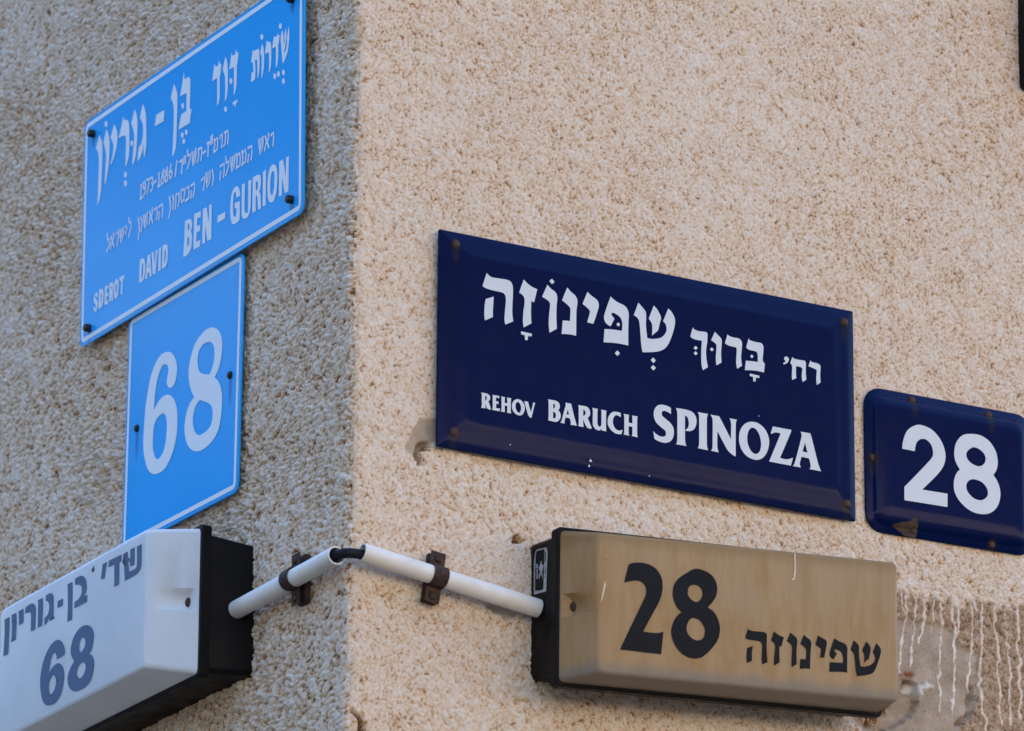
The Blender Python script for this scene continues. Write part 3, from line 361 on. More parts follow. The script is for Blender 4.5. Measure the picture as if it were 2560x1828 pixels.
    corner = np.exp(-(S / 0.012) ** 2)
    h = h + corner * (vn(u * 0 + 5, v / 22, 101) - .5) * 0.004 + corner * (vn(u / 6, v / 6, 102) - .5) * 0.0015
    X = X + nx * h; Y = Y + ny * h
    nz_, ns = S.shape
    co = np.stack([X, Y, Z], -1).reshape(-1, 3).astype(np.float32)
    idx = np.arange(nz_ * ns).reshape(nz_, ns)
    q = np.stack([idx[:-1, :-1], idx[:-1, 1:], idx[1:, 1:], idx[1:, :-1]], -1).reshape(-1, 4)
    me = bpy.data.meshes.new(name)
    me.vertices.add(len(co)); me.vertices.foreach_set('co', co.ravel())
    me.loops.add(q.size); me.loops.foreach_set('vertex_index', q.ravel().astype(np.int32))
    me.polygons.add(len(q)); me.polygons.foreach_set('loop_start', np.arange(0, q.size, 4, dtype=np.int32))
    me.polygons.foreach_set('use_smooth', np.ones(len(q), bool))
    me.update(calc_edges=True)
    for nm, arr in (('grain', hf), ('bare', un), ('mortar', sm), ('slab', sb), ('rust', ru), ('speck', dots)):
        at = me.attributes.new(nm, 'FLOAT', 'POINT'); at.data.foreach_set('value', arr.ravel().astype(np.float32))
    return me

g = N('stucco')
gr = g.attr('grain')
fine = g.noise(900, 2); grit = g.noise(330, 3, .6); big = g.noise(5.5, 3); mid = g.noise(60, 3)
gg = g.math('ADD', g.math('MULTIPLY', gr, .62), .19)
gg = g.math('ADD', gg, g.math('MULTIPLY', g.math('SUBTRACT', grit, 0.5), 1.0))
gg = g.math('ADD', gg, g.math('MULTIPLY', g.math('SUBTRACT', fine, 0.5), 0.2))
gg = g.math('ADD', gg, g.math('MULTIPLY', g.math('SUBTRACT', big, 0.5), 0.25))
gg = g.math('ADD', gg, g.math('MULTIPLY', g.math('SUBTRACT', mid, 0.5), 0.22))
paint = g.ramp(gg, [(0.06, (.16, .085, .045)), (0.2, (.42, .245, .13)), (0.36, (.62, .445, .295)), (0.56, (.685, .56, .44)), (0.9, (.73, .67, .60))])
bare = g.ramp(gg, [(0.1, (.09, .05, .028)), (0.32, (.25, .15, .085)), (0.6, (.39, .27, .175)), (1.0, (.52, .40, .29))])
c = g.mix(g.attr('bare'), paint, bare)
mort = g.ramp(g.noise(34, 4, .6), [(0.3, (.29, .215, .15)), (0.55, (.41, .325, .245)), (0.75, (.50, .43, .355))])
c = g.mix(g.math('MULTIPLY', g.attr('mortar'), 0.9), c, mort)
c = g.mix(g.attr('slab'), c, (.60, .56, .50))
c = g.mix(g.attr('rust'), c, (.20, .065, .02))
c = g.mix(g.math('MULTIPLY', g.attr('speck'), 0.85), c, (.07, .04, .025))
g.set(Base_Color=c, Roughness=0.92, Specular_IOR_Level=0.2).bump(fine, 0.5, 0.0012)
STUCCO = g.m

bld = empty('building', (0, 0, 0), 0, 'corner of a building in rough sprayed cream stucco, pitted and patched, carrying all the signs', 'building')
link('stucco_wall', wall_mesh('stucco_wall', np.concatenate([sl, sa[:6]]), False), STUCCO, bld, 'shaded face left of the corner, bluish grey')
link('stucco_wall', wall_mesh('stucco_wall', np.concatenate([sa[5:], sr]), True), STUCCO, bld, 'warm cream face right of the corner, with a mortar patch and white paint drips')
# the far faces and the roof close the block
bx = N('plain_render').set(Base_Color=(.5, .42, .33), Roughness=.9).m
Q_ = 13.98
Vb = [(0.05, Q_, 0), (Q_, Q_, 0), (Q_, 0.05, 0), (0.05, Q_, 9), (Q_, Q_, 9), (Q_, 0.05, 9), (0.02, 0.02, 8.99), (Q_, 0.02, 8.99), (Q_, Q_, 8.99), (0.02, Q_, 8.99)]
link('rear_wall', mesh('rear_wall', Vb[:6], [(0, 1, 4, 3), (1, 2, 5, 4)]), bx, bld)
link('roof', mesh('roof', Vb[6:], [(0, 1, 2, 3)]), bx, bld)
pv = N('pavement'); pv.set(Base_Color=pv.ramp(pv.noise(3, 5), [(.3, (.045, .044, .043)), (.7, (.075, .072, .068))]), Roughness=.9)
tag(link('pavement', mesh('pavement', [(-400, -400, 0), (400, -400, 0), (400, 400, 0), (-400, 400, 0)], [(0, 1, 2, 3)]), pv.m), kind='structure')

# ------------------------------------------------------------------ shared materials
RUST = N('rusty_iron')
RUST.set(Base_Color=RUST.ramp(RUST.noise(160, 4, .65), [(.3, (.012, .008, .007)), (.5, (.04, .021, .014)), (.72, (.10, .042, .02))]), Roughness=.75, Metallic=.2).bump(RUST.noise(420, 3), .6, .0006)
IRON = N('dark_iron').set(Base_Color=(.012, .009, .010), Roughness=.5, Metallic=.3).m
BLACK = N('black_plastic'); BLACK.set(Base_Color=(.0045, .0048, .006), Roughness=BLACK.rng(BLACK.noise(40, 3), .3, .7, .38, .6), Specular_IOR_Level=.12); BLACK = BLACK.m
PIPE = N('white_pvc'); PIPE.set(Base_Color=PIPE.mix(PIPE.rng(PIPE.noise(26, 4), .4, .75), (.78, .76, .72), (.66, .62, .55)), Roughness=.55, Specular_IOR_Level=.3, Subsurface_Weight=.0); PIPE = PIPE.m
CABLE = N('black_cable').set(Base_Color=(.010, .012, .018), Roughness=.5, Specular_IOR_Level=.12).m

# ------------------------------------------------------------------ pale blue reflective street sign (left face, top)
def reflective(name, stains):
    q = N(name)
    cell = q.noise(700, 1)
    base = q.mix(q.rng(q.noise(5, 3), .3, .7), (.006, .33, .84), (.010, .37, .90))
    base = q.mix(q.math('MULTIPLY', cell, .35), base, (.03, .46, .92))
    if stains: base = q.mix(q.math('MULTIPLY', q.spots(stains), .6), base, (.01, .07, .32))
    q.set(Base_Color=base, Roughness=.17, Specular_IOR_Level=.35).bump(cell, .05, .0003); return q.m
SHEET = N('reflective_white'); SHEET.set(Base_Color=SHEET.mix(SHEET.noise(600, 1), (.66, .74, .80), (.78, .82, .86)), Roughness=.42); SHEET = SHEET.m
def strip_border(name, plate, off, wid, r, n, m, parent):
    a = rounded(inset(plate, off), r); b = rounded(inset(plate, off + wid), max(r - wid, .001)); k = len(a)
    V = [(p[0], -n, p[1]) for p in a] + [(p[0], -n, p[1]) for p in b]
    return link(name, fixn_out(mesh(name, V, [(i, (i + 1) % k, (i + 1) % k + k, i + k) for i in range(k)])), m, parent)
def fixn_out(me):
    if sum(p.normal.y for p in me.polygons) > 0: me.flip_normals()
    return me
def flat_sign(root_, plate, r, n, th, m):
    return solid('plate', [(rounded(plate, r), n - th), (rounded(plate, r), n - .0004), (rounded(inset(plate, .0005), r - .0004), n)], m, root_)
BOLT = [(.0046, 0), (.0046, .0055), (.0040, .0068), (.0015, .0074)]
t = root('street_sign', 'bg', 'L', 'large light blue reflective street sign with white border, BEN-GURION, at the top left', 'street sign')
pl = M3(D['bg_plate'])
flat_sign(t, pl, .011, .014, .002, reflective('blue_reflective_sheet', [(a * 1e-3, b * 1e-3 - .006, .007, .014) for a, b in D['bg_bolt']]))
strip_border('border', pl, .0045, .0054, .0075, .0143, SHEET, t)
words('hebrew_word', D['bg_heb'], (10, 11, 17, 23), .0145, SHEET, t)
words('small_date', D['bg_years'], (20, 21), .0145, SHEET, t, wid=.0029)
words('small_hebrew_word', D['bg_title'], (6, 17, 21, 29, 39), .0145, SHEET, t, wid=.0029)
words('latin_word', D['bg_lat'], (3, 4, 10, 15), .0145, SHEET, t)
for a, b in D['bg_bolt']: disc('bolt', a * 1e-3, b * 1e-3, .014, BOLT, IRON, t)

# ------------------------------------------------------------------ light blue 68 plate
t = root('number_sign', 'n68', 'L', 'light blue reflective plate with a white 68, hung below the light blue street sign', 'number sign')
pl = M3(D['n68_plate'])
flat_sign(t, pl, .011, .009, .002, reflective('blue_number_sheet', [(a * 1e-3, b * 1e-3 - .014, .006, .03) for a, b in D['n68_bolt']]))
strip_border('border', pl, .0042, .0052, .0075, .0093, SHEET, t)
letters('numerals', D['n68'], .0095, SHEET, t)
for a, b in D['n68_bolt']: disc('bolt', a * 1e-3, b * 1e-3, .009, [(.0042, 0), (.0042, .002), (.003, .0032), (.001, .0036)], IRON, t)

# ------------------------------------------------------------------ navy enamel street sign
def enamel(name, screws, extra=()):
    q = N(name); nz = q.noise(130, 4)
    base = q.mix(q.rng(q.noise(3, 2), .3, .75), (.0013, .0062, .044), (.0018, .0075, .051))
    stain = q.spots([(a * 1e-3, b * 1e-3 - .010, .006, .018) for a, b in screws], nz)
    ring = q.spots([(a * 1e-3, b * 1e-3, .0085, .0085) for a, b in screws], nz)
    base = q.mix(q.math('MULTIPLY', stain, .55), base, (.022, .020, .018))
    base = q.mix(q.math('MULTIPLY', ring, .8), base, (.030, .014, .006))
    q.set(Base_Color=base, Roughness=q.rng(q.noise(60, 4), .3, .7, .12, .2), Specular_IOR_Level=.09)
    return q.m
WHITE = N('white_enamel'); WHITE.set(Base_Color=WHITE.mix(WHITE.noise(20, 3), (.56, .61, .66), (.62, .65, .68)), Roughness=.28); WHITE = WHITE.m
t = root('street_sign', 'sp', 'R', 'long navy enamel street sign with turned-back edges, lettered BARUCH SPINOZA', 'street sign')
pl = M3(D['sp_plate']); ip = M3(D['sp_in']); NAVY = enamel('navy_enamel', D['sp_screw'])
lo = lambda q, r: rounded(q, r)
mid_ = [Vector(a).lerp(Vector(b), .86) for a, b in zip(pl, ip)]
at = lambda f, r: lo([Vector(a).lerp(Vector(b), f) for a, b in zip(pl, ip)], r)
solid('plate', [(lo(pl, .0015), .0065), (lo(pl, .0015), .0085), (lo(inset(pl, .0008), .0014), .009),
                (at(.45, .003), .0103), (at(.72, .006), .0116), (at(.84, .008), .0124), (at(.93, .009), .0129), (at(1.02, .011), .0131), (at(1.12, .012), .0131)], NAVY, t, 60)
words('hebrew_word', D['sp_heb'], (15, 24), .0135, WHITE, t)
words('latin_word', D['sp_lat'], (5, 11), .0135, WHITE, t)
words('paint_chip', D['sp_chip'], (2, 3, 4), .0133, WHITE, t)
for a, b in D['sp_screw']: disc('screw', a * 1e-3, b * 1e-3, .0098, [(.0048, 0), (.0048, .001), (.0036, .0022), (.001, .0026)], RUST.m, t)

# ------------------------------------------------------------------ navy enamel 28 plate
t = root('number_sign', 'e28', 'R', 'small domed navy enamel plate with a white 28, rusty chip at the bottom', 'number sign')
pl = M3(D['e28_plate']); R0 = .021
NAVY2 = enamel('navy_number_enamel', D['e28_screw'])
def rim(d, r, n): return (rounded(inset(pl, d), max(r, .004)), n)
solid('plate', [rim(0, R0, .0015), rim(0, R0, .0035), rim(.0006, R0, .0041), rim(.0078, R0 - .007, .0045), rim(.0088, R0 - .0075, .0055), rim(.0105, R0 - .008, .0072), rim(.0130, R0 - .009, .0088),
                rim(.0165, R0 - .011, .0102), rim(.021, R0 - .013, .0109), rim(.029, R0 - .015, .0112)], NAVY2, t, 60)
letters('numerals', D['e28'], .0115, WHITE, t)
chip = N('rusty_chip'); chip.set(Base_Color=chip.ramp(chip.noise(110, 4), [(.35, (.028, .016, .010)), (.65, (.075, .042, .024))]), Roughness=.85)
# the chip follows the rim of the plate
def rim_n(u, v):
    d = min(v - pl[3][1] - (pl[2][1] - pl[3][1]) * (u - pl[3][0]) / (pl[2][0] - pl[3][0]), u - pl[3][0])
    xs_ = [0, .0078, .0088, .0105, .013, .0165, .021]; ns_ = [.0041, .0045, .0055, .0072, .0088, .0102, .0109]
    return float(np.interp(d, xs_, ns_)) + .0006
L0 = smooth_loop(D['e28_rust'][0]); cu = sum(p[0] for p in L0) / len(L0); cv = sum(p[1] for p in L0) / len(L0)
V = [(cu, -rim_n(cu, cv), cv)]; F = []; k = len(L0); rings = 6
for j in range(1, rings + 1):
    for p in L0:
        uu = cu + (p[0] - cu) * j / rings; vv = cv + (p[1] - cv) * j / rings; V.append((uu, -rim_n(uu, vv), vv))
for i in range(k):
    F.append((0, 1 + i, 1 + (i + 1) % k))
    for j in range(rings - 1):
        a = 1 + j * k + i; b = 1 + j * k + (i + 1) % k; F.append((a, a + k, b + k, b))
link('rust_patch', fixn_out(fixn(mesh('rust_patch', V, F))), chip.m, t)
for a, b in D['e28_screw']: disc('screw', a * 1e-3, b * 1e-3, .0044, [(.0042, 0), (.0042, .0012), (.003, .002), (.001, .0022)], RUST.m, t)

# ------------------------------------------------------------------ the two lit house-number boxes
def cover_mesh(name, fl, fr, n1, n2, slot_right):
    """moulded plastic cover: a tray with rounded edges; a screw recess in the sloping end"""
    seg = 4; rF, rB = .006, .007
    fr = [Vector(p) for p in fr]; fl = [Vector(p) for p in fl]
    prof = [(0.0, 0.0), (0.93, 0.0), (0.965, .0006), (0.988, .0018), (1.0, .0042)]
    loops = []
    for f, ins in prof:
        q = [a.lerp(b, min(f / 0.96, 1.0)) for a, b in zip(fl, fr)]
        if ins: q = inset(q, ins)
        loops.append((rounded(q, rF, seg), n1 + (n2 - n1) * f))
    V, F = loft(loops, cap0=False)
    bm = bmesh.new(); bv = [bm.verts.new(v) for v in V]
    k = len(loops[0][0]); ia = (1 * (seg + 1) + seg, 2 * (seg + 1)) if slot_right else (3 * (seg + 1) + seg, 0)
    for f in F:
        if set(f) == {ia[0], ia[1], ia[0] + k, ia[1] + k}: continue
        bm.faces.new([bv[i] for i in f])
    # grid on the sloping end; rows run from the first corner to the second
    A0, A1, B0, B1 = (Vector(V[i]) for i in (ia[0], ia[1], ia[0] + k, ia[1] + k))
    if not slot_right: pass
    ts = [0, .415, .44, .47, .5, .53, .56, .585, 1]; ss = [0, .07, .13, .35, .6, .86, 1]; sd = [0, 0, 1, .8, .5, 0, 0]   # s: 0 flange, 1 front
    dep = [0, 0, .55, .9, 1, .95, .8, 0, 0]; inw = Vector((-1 if slot_right else 1, 0, 0))
    if not slot_right: dep = dep[::-1]
    G = {}; flat = []
    for j, s in enumerate(ss):
        for i, q in enumerate(ts):
            if i == 0 and j in (0, len(ss) - 1): G[i, j] = bv[ia[0]] if j == 0 else bv[ia[0] + k]
            elif i == len(ts) - 1 and j in (0, len(ss) - 1): G[i, j] = bv[ia[1]] if j == 0 else bv[ia[1] + k]
            else:
                p = A0.lerp(A1, q).lerp(B0.lerp(B1, q), s); G[i, j] = bm.verts.new(p + inw * dep[i] * .013 * sd[j])
    for j in range(len(ss) - 1):
        for i in range(len(ts) - 1): flat.append(bm.faces.new((G[i, j], G[i + 1, j], G[i + 1, j + 1], G[i, j + 1])))
    bmesh.ops.recalc_face_normals(bm, faces=bm.faces)
    for f in bm.faces: f.smooth = True
    for f in flat: f.smooth = False
    me = bpy.data.meshes.new(name); bm.to_mesh(me); bm.free()
    me.set_sharp_from_angle(angle=math.radians(32))
    c = A0.lerp(A1, .5).lerp(B0.lerp(B1, .5), .15) + inw * .0125; return me, (c.x, c.y, c.z)
def lamp(key, wall, label, m_cover, slot_right):
    t = root('sign_lamp', key, wall, label, 'sign lamp')
    fl = M3(D[key + '_flange']); fr = M3(D[key + '_front']); ba = M3(D[key + '_base'])
    fo = inset(fl, -.0040)
    base_top = inset(fl, .0030)
    fb = [Vector(a).lerp(Vector(b), .85) for a, b in zip(ba, base_top)]
    if not slot_right:                                          # the end that carries the maker's mark is upright
        for q in (ba, fb):
            for i in (0, 3): q[i] = (-.2612, q[i][1])
        fb = [Vector(p) for p in fb]
    b = solid('base', [(rounded(ba, .008), -.004), (rounded(ba, .008), .002), (rounded(fb, .007), .0478), (rounded(fo, .006), .0482), (rounded(fo, .006), .0580), (rounded(inset(fo, .0012), .005), .0592)], BLACK, t)
    me, sc = cover_mesh('cover', fl, fr, .0585, .100, slot_right)
    c = link('cover', me, m_cover, t)
    s = disc('rusty_screw', sc[0], sc[2], -sc[1] - .001, [(.0056, 0), (.0050, .0016), (.002, .0026), (.0008, .0028)], RUST.m, c)
    return t, b, c
INK = N('blue_black_vinyl'); INK.set(Base_Color=INK.mix(INK.rng(INK.noise(30, 4), .4, .8), (.003, .004, .006), (.005, .007, .013)), Roughness=.5, Specular_IOR_Level=.12); INK = INK.m
BLUEINK = N('faded_blue_vinyl').set(Base_Color=(.035, .085, .19), Roughness=.45).m
MARK = N('dark_scuff').set(Base_Color=(.012, .016, .04), Roughness=.6).m
op = N('white_opal_plastic')
op.set(Base_Color=op.mix(op.rng(op.noise(14, 4), .4, .75), (.62, .655, .69), (.55, .59, .625)), Roughness=.35, Subsurface_Weight=.25, Subsurface_Scale=.01, Subsurface_Radius=(1, 1, 1))
t, b, c = lamp('l68', 'L', 'white house-number light box on a black base with blue 68, on the shaded face', op.m, True)
words('hebrew_word', D['l68_heb'], (4, 6), .1004, BLUEINK, c); letters('numerals', D['l68_num'], .1004, BLUEINK, c)
words('scuff_mark', D['l68_mark'], (2, 3, 4, 5), .1006, MARK, c)

ye = N('yellowed_plastic')
st = ye.vmath('MULTIPLY', ye.co, (1, 1, .2)); streak = ye.noise(75, 4, .6, st); cloud = ye.noise(10, 3)
z_ = ye.t.nodes.new('ShaderNodeSeparateXYZ'); ye.t.links.new(ye.co, z_.inputs[0])
col = ye.mix(ye.rng(streak, .38, .66), (.35, .225, .105), (.295, .165, .052))
col = ye.mix(ye.rng(cloud, .35, .7, 0, .5), col, (.31, .22, .13))
# grey weathering along the lower edge, a browned band along the top: both in the plastic
tz = ye.math('SUBTRACT', z_.outputs[2], ye.math('MULTIPLY', z_.outputs[0], .0535))
low = ye.rng(ye.math('ADD', tz, ye.math('MULTIPLY', ye.noise(28, 3), .018)), -.076, -.094, 0, .75, True)
col = ye.mix(low, col, (.17, .155, .135))
topb = ye.rng(tz, .028, .044, 0, .6, True); col = ye.mix(topb, col, (.205, .125, .04))
ye.set(Base_Color=col, Roughness=.5, Specular_IOR_Level=.3, Subsurface_Weight=.2, Subsurface_Scale=.008, Subsurface_Radius=(1, .7, .4))
t, b, c = lamp('l28', 'R', 'yellowed house-number light box on a black base with dark 28, below the navy street sign', ye.m, False)
letters('hebrew_word', D['l28_heb'], .1004, INK, c); letters('numerals', D['l28_num'], .1004, INK, c)
words('scratch', D['l28_scr'], (1, 2), .1006, N('pale_scratch').set(Base_Color=(.62, .56, .46), Roughness=.5).m, c)
ux = D['l28_logo_u'] * 1e-3
LOGO = N('worn_white_print'); LOGO.set(Base_Color=LOGO.mix(LOGO.rng(LOGO.noise(220, 3), .42, .6), (.30, .31, .33), (.42, .44, .46)), Roughness=.6); LOGO = LOGO.m

letters('maker_mark', [q for q in D['l28_logo']], 0, LOGO, b, 'worn white maker\'s mark with a star in a frame', lambda n, v: (-.2616, -n, v))

# ------------------------------------------------------------------ white pipes, the cable between them, rusty clips
def tube_mesh(name, path, ro, ri=None, seg=28, smooth=50):
    P = [Vector(p) for p in path]; V = []; F = []; prev = None
    rows = []
    for i, p in enumerate(P):
        tg = (P[min(i + 1, len(P) - 1)] - P[max(i - 1, 0)]).normalized()
        if prev is None: u_ = tg.orthogonal().normalized()
        else: u_ = (prev - tg * prev.dot(tg)).normalized()
        prev = u_; v_ = tg.cross(u_); rows.append((p, u_, v_))
    def ring(r, row):
        p, a, b = row; s0 = len(V)
        for k in range(seg): t_ = 2 * math.pi * k / seg; V.append(tuple(p + a * r * math.cos(t_) + b * r * math.sin(t_)))
        return s0
    def join(a, b):
        for k in range(seg): F.append((a + k, a + (k + 1) % seg, b + (k + 1) % seg, b + k))
    R_ = [ring(ro, r) for r in rows]
    for a, b in zip(R_[:-1], R_[1:]): join(a, b)
    if ri:
        I_ = [ring(ri, r) for r in rows]
        for a, b in zip(I_[:-1], I_[1:]): join(b, a)
        join(R_[-1], I_[-1]); join(I_[0], R_[0])
    else:
        F.append(tuple(reversed(range(R_[0], R_[0] + seg)))); F.append(tuple(range(R_[-1], R_[-1] + seg)))
    return fixn(mesh(name, V, F, smooth))
def on_wall_object(name, me, m, loc, label, cat, group=None):
    for v in me.vertices: v.co -= Vector(loc)
    return tag(link(name, me, m), label, cat, group), loc
def pipe(a, b, label):
    a, b = Vector(a), Vector(b); d = (b - a)
    me = tube_mesh('pipe', [a, a + d * .02, a + d * .5, a + d * .98, b], .0098, .0083)
    for v in me.vertices: v.co -= a
    o = link('pipe', me, PIPE); o.location = a; return tag(o, label, 'pipe', 'white plastic cable pipes')
pipe(D['pipeL'][0], D['pipeL'][1], 'white plastic pipe from the white light box up to the corner, open end facing out')
pipe(D['pipeR'][0], D['pipeR'][1], 'longer white plastic pipe from the corner down to the yellowed light box')
p0, p1 = (Vector(p) for p in D['pipeL']); q0, q1 = (Vector(p) for p in D['pipeR'])
dl = (p1 - p0).normalized(); dr_ = (q1 - q0).normalized()
way = [p1 - dl * .045 + Vector((0, 0, -.0035)), p1 - dl * .02 + Vector((0, 0, -.002)), p1 - dl * .003 + Vector((0, 0, .000)), p1.lerp(q0, .5) + Vector((-.005, -.005, -.0012)), q0 + dr_ * .002 + Vector((0, 0, -.0022)), q0 + dr_ * .02 + Vector((0, 0, -.003)), q0 + dr_ * .045]
def cr_path(P, n=6):
    out = []
    for i in range(len(P) - 1):
        a, b, c_, d_ = P[max(i - 1, 0)], P[i], P[i + 1], P[min(i + 2, len(P) - 1)]
        for k in range(n):
            t_ = k / n; out.append(.5 * ((2 * b) + (c_ - a) * t_ + (2 * a - 5 * b + 4 * c_ - d_) * t_ ** 2 + (3 * b - a - 3 * c_ + d_) * t_ ** 3))
    return out + [P[-1]]
me = tube_mesh('cable', cr_path(way), .0053, None, 20); o0 = way[3].copy()
for v in me.vertices: v.co -= o0
o = link('cable', me, CABLE); o.location = o0; tag(o, 'short black cable bridging the gap between the two white pipes at the corner', 'cable')

def clip(loc, axis, out, label, first=None):
    a = Vector(axis).normalized(); n = Vector(out); n = (n - a * n.dot(a)).normalized(); c_ = n.cross(a)
    if c_.z < 0: c_ = -c_; a = -a
    rot = Matrix((( a.x, -n.x, c_.x), (a.y, -n.y, c_.y), (a.z, -n.z, c_.z))).to_4x4()
    t = empty('pipe_clip', loc, 0, label, 'pipe clip', 'rusty clips on the white pipes')
    t.matrix_world = Matrix.Translation(loc) @ rot
    rb, th, hw = .0101, .0014, .0085
    # strap section in (c, n): lower tab, round over the pipe, upper tab
    prof = [(-.0275, -.0052), (-.0145, -.0052), (-.0118, -.0046)]
    for k in range(0, 13):
        an = math.radians(-112 + 224 * k / 12); prof.append((rb * math.sin(an), rb * math.cos(an)))
    prof += [(.0118, -.0046), (.0145, -.0052), (.0275, -.0052)]
    V = []; F = []; k = len(prof)
    for (c0, n0), (c1, n1) in zip(prof, [(p[0], p[1]) for p in prof]): pass
    nor = []
    for i in range(k):
        q0_ = Vector(prof[max(i - 1, 0)]); q1_ = Vector(prof[min(i + 1, k - 1)]); tg = (q1_ - q0_).normalized(); nor.append(Vector((-tg.y, tg.x)))
    for i in range(k):
        for s_ in (-1, 1):
            V.append((s_ * hw, -prof[i][1], prof[i][0])); V.append((s_ * hw, -(prof[i][1] + nor[i].y * th), prof[i][0] + nor[i].x * th))
    for i in range(k - 1):
        b = 4 * i; F += [(b, b + 4, b + 6, b + 2), (b + 1, b + 3, b + 7, b + 5), (b, b + 1, b + 5, b + 4), (b + 2, b + 6, b + 7, b + 3)]
    F += [(0, 2, 3, 1), (4 * k - 4, 4 * k - 3, 4 * k - 1, 4 * k - 2)]
    link('strap', fixn(mesh('strap', V, F, 35)), RUST.m, t)
    # backing strip that holds it off the wall, slightly askew
    def box(name, x0, x1, n0, n1, z0, z1):
        V = [(x, -nn, z) for x in (x0, x1) for nn in (n0, n1) for z in (z0, z1)]
        return link(name, fixn(mesh(name, V, [(0, 1, 3, 2), (4, 6, 7, 5), (0, 4, 5, 1), (2, 3, 7, 6), (0, 2, 6, 4), (1, 5, 7, 3)])), RUST.m, t)
    box('backing_strip', -.0072, .0088, -.0168, -.0108, -.0262, .0262)
    for s_ in (-1, 1):
        V = []; F = []; seg = 18; pr = [(.0044, 0), (.0044, .0010), (.0036, .0020), (.0012, .0024)]
        sc_ = disc('screw', 0, s_ * .0205, -.0052 + th, pr, RUST.m, t)
        V = [(x, -y, z) for x in (-.0034, .0034) for y in (.0018, .0027) for z in (-.00045, .00045)]
        sl_ = link('slot', fixn(mesh('slot', V, [(0, 1, 3, 2), (4, 6, 7, 5), (0, 4, 5, 1), (2, 3, 7, 6), (0, 2, 6, 4), (1, 5, 7, 3)])), IRON, sc_)
        sl_.rotation_euler = (0, 1.2 + .4 * s_, 0)
    return t
clip(D['clipL'], dl, (-1, 0, 0), 'rusty iron clip round the shorter pipe left of the corner')
clip(D['clipR'], dr_, (0, -1, 0), 'rusty iron clip round the longer pipe right of the corner')

# ------------------------------------------------------------------ dark box cut by the right edge of the picture
bxx, bxz = D['box']
t = empty('wall_box', (bxx + .11, 0, bxz + .09), 0, 'black box on the cream face, cut by the upper right edge of the picture', 'box')
qd = [(-.11, .09), (.11, .09), (.11, -.09), (-.11, -.09)]
solid('housing', [(rounded(qd, .006), -.003), (rounded(qd, .006), .014), (rounded(inset(qd, .003), .005), .017)], BLACK, t)
solid('lid', [(rounded(inset(qd, .004), .006), .0172), (rounded(inset(qd, .004), .006), .022), (rounded(inset(qd, .007), .005), .024)], BLACK, t)

# ------------------------------------------------------------------ unseen trees and houses, added to block sky, bounce light and mirror in the signs
leafm = N('leaves'); leafm.set(Base_Color=leafm.ramp(leafm.noise(1.2, 3), [(.3, (.020, .034, .012)), (.7, (.048, .070, .022))]), Roughness=.55)
bark = N('bark'); bark.set(Base_Color=bark.ramp(bark.noise(9, 4), [(.3, (.07, .055, .04)), (.7, (.16, .13, .10))]), Roughness=.9)
def crown_mesh():
    rnd = random.Random(11); V = []; F = []
    blobs = [(rnd.uniform(-2.2, 2.2), rnd.uniform(-2.2, 2.2), rnd.uniform(5.2, 8.6), rnd.uniform(1.2, 2.0)) for _ in range(11)] + [(0, 0, 6.8, 2.6)]
    for bx_, by_, bz_, br_ in blobs:
        for _ in range(int(420 * br_)):
            d = Vector((rnd.gauss(0, 1), rnd.gauss(0, 1), rnd.gauss(0, 1))).normalized() * br_ * (rnd.random() ** .35)
            p = Vector((bx_, by_, bz_)) + d
            a = Vector((rnd.gauss(0, 1), rnd.gauss(0, 1), rnd.gauss(0, .5))).normalized(); b = a.cross(Vector((rnd.gauss(0, 1), rnd.gauss(0, 1), rnd.gauss(0, 1)))).normalized()
            l_ = rnd.uniform(.14, .26); k = len(V)
            V += [tuple(p - a * l_), tuple(p + b * l_ * .5), tuple(p + a * l_), tuple(p - b * l_ * .5)]; F.append((k, k + 1, k + 2, k + 3))
    return mesh('crown', V, F)
tr = empty('unseen_tree', (0, 0, 0), 0, 'dark leafy tree, unseen, added to block skylight on the corner', 'tree', 'unseen trees added to block skylight')
cm_ = crown_mesh(); link('crown', cm_, leafm.m, tr)
tp = [Vector((0, 0, -.1)), Vector((.05, 0, 1.5)), Vector((-.06, .08, 3.2)), Vector((.04, .03, 5.0)), Vector((.1, -.1, 6.8))]
tv = tube_mesh('trunk', cr_path(tp), .2, None, 14)
for v in tv.vertices: f_ = 1 - .09 * max(v.co.z, 0); v.co.x *= f_; v.co.y *= f_
link('trunk', tv, bark.m, tr)
spots_ = [(-8.0, -9.5), (-12.5, -5.0), (-15.5, 2.5)]  # unseen trees, placed to block sky from this side
for i, (x, y) in enumerate(spots_):
    if i == 0: o = tr
    else:
        o = tr.copy(); COL.objects.link(o)
        for ch in list(tr.children):
            c_ = ch.copy(); COL.objects.link(c_); c_.parent = o
    o.location = (x, y, 0); o.rotation_euler = (0, 0, i * 1.3)

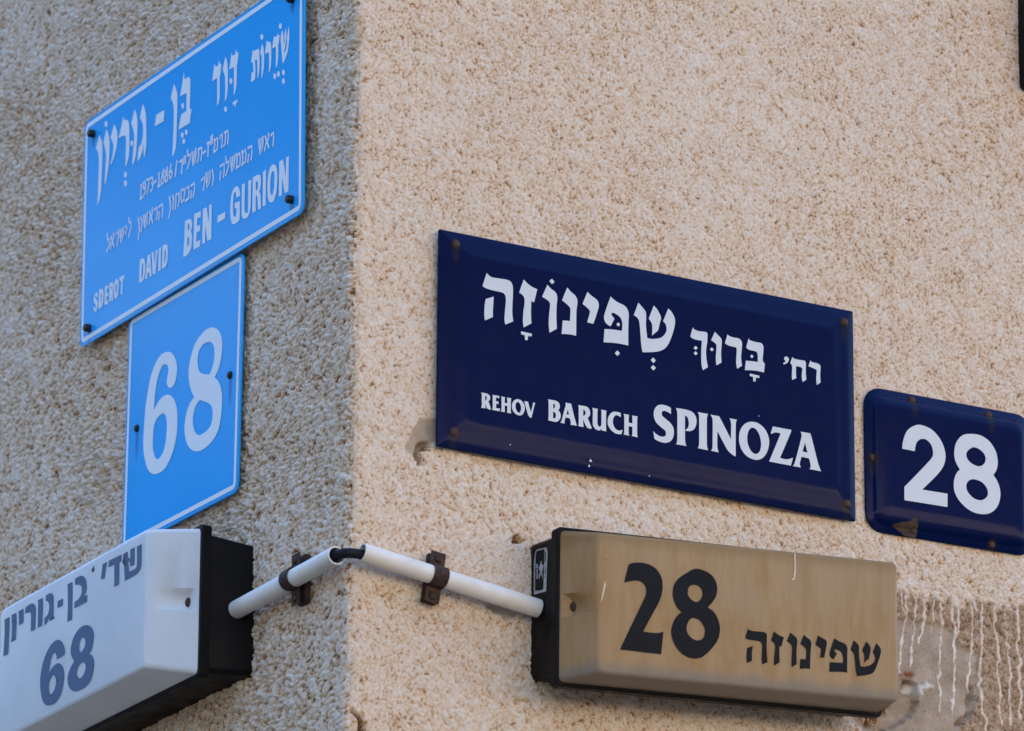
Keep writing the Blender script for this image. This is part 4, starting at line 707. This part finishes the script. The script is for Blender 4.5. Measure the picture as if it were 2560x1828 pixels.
def house(name, x0, x1, y0, y1, h, band, wall_c, band_c, face, label, balc=None, dark_floor=0):
    t = empty('building', ((x0 + x1) / 2, (y0 + y1) / 2, 0), 0, label, 'building')
    def bx_(nm, a0, a1, b0, b1, z0, z1, m, par):
        V = [(x, y, z) for x in (a0, a1) for y in (b0, b1) for z in (z0, z1)]
        me = fixn(mesh(nm, V, [(0, 1, 3, 2), (4, 6, 7, 5), (0, 4, 5, 1), (2, 3, 7, 6), (0, 2, 6, 4), (1, 5, 7, 3)]))
        c_ = Vector(t.location)
        for v in me.vertices: v.co -= c_
        return link(nm, me, m, par)
    wm = N('facade_' + face); wm.set(Base_Color=wm.mix(wm.noise(2.5, 4), wall_c, [k * 1.25 for k in wall_c]), Roughness=.9)
    pm = N('parapet_' + face).set(Base_Color=band_c, Roughness=.8).m
    gl = N('window_' + face).set(Base_Color=(.02, .024, .03), Roughness=.12).m
    bx_('wall', x0, x1, y0, y1, 0, h - band, wm.m, t); bx_('parapet', x0 - .12, x1 + .12, y0 - .12, y1 + .12, h - band + .002, h, pm, t)
    if dark_floor: bx_('dark_ground_floor', x0 - .1, x1 + .1, y1 + .005, y1 + .25, 0, dark_floor, pm, t)  # dark ground floor added to cut low bounce light
    if balc: bx_('balcony', x0 + .2, x1 - .2, y0 - 1.1, y0 - .01, balc[0], balc[1], N('pale_balcony').set(Base_Color=(.72, .70, .66), Roughness=.8).m, t)
    yf = y0 if face == 'south' else y1; s_ = -1 if face == 'south' else 1
    for zz in (1.2, 4.1, 7.0):
        if zz + 1.5 > h - band: continue
        x = x0 + 1.0
        while x + 1.4 < x1:
            bx_('window', x, x + 1.3, min(yf, yf + s_ * .03), max(yf, yf + s_ * .03), zz, zz + 1.4, gl, t); x += 2.9
house('house', -17.5, -3.5, 16.5, 24, 13.5, .5, (.05, .05, .045), (.06, .06, .055), 'south', 'unseen dark fronted house, its pale balcony band added for the sign reflection', (8.75, 9.6))  # unseen; pale band added as a reflection for the blue street sign
house('house', -24, -16.5, -14, 12, 8.5, .5, (.05, .05, .052), (.08, .08, .08), 'south', 'unseen low house at the far side, added to block low skylight')  # unseen block added against low skylight on the left face
house('house', -5.0, 22.0, -24, -14, 13.5, 6.2, (.74, .58, .42), (.03, .03, .033), 'north', 'unseen sunlit ochre house across the side street, dark upper storey added for reflections', None, 2.6)  # unseen; front bounces warm light, dark storeys shaped for reflections and shade
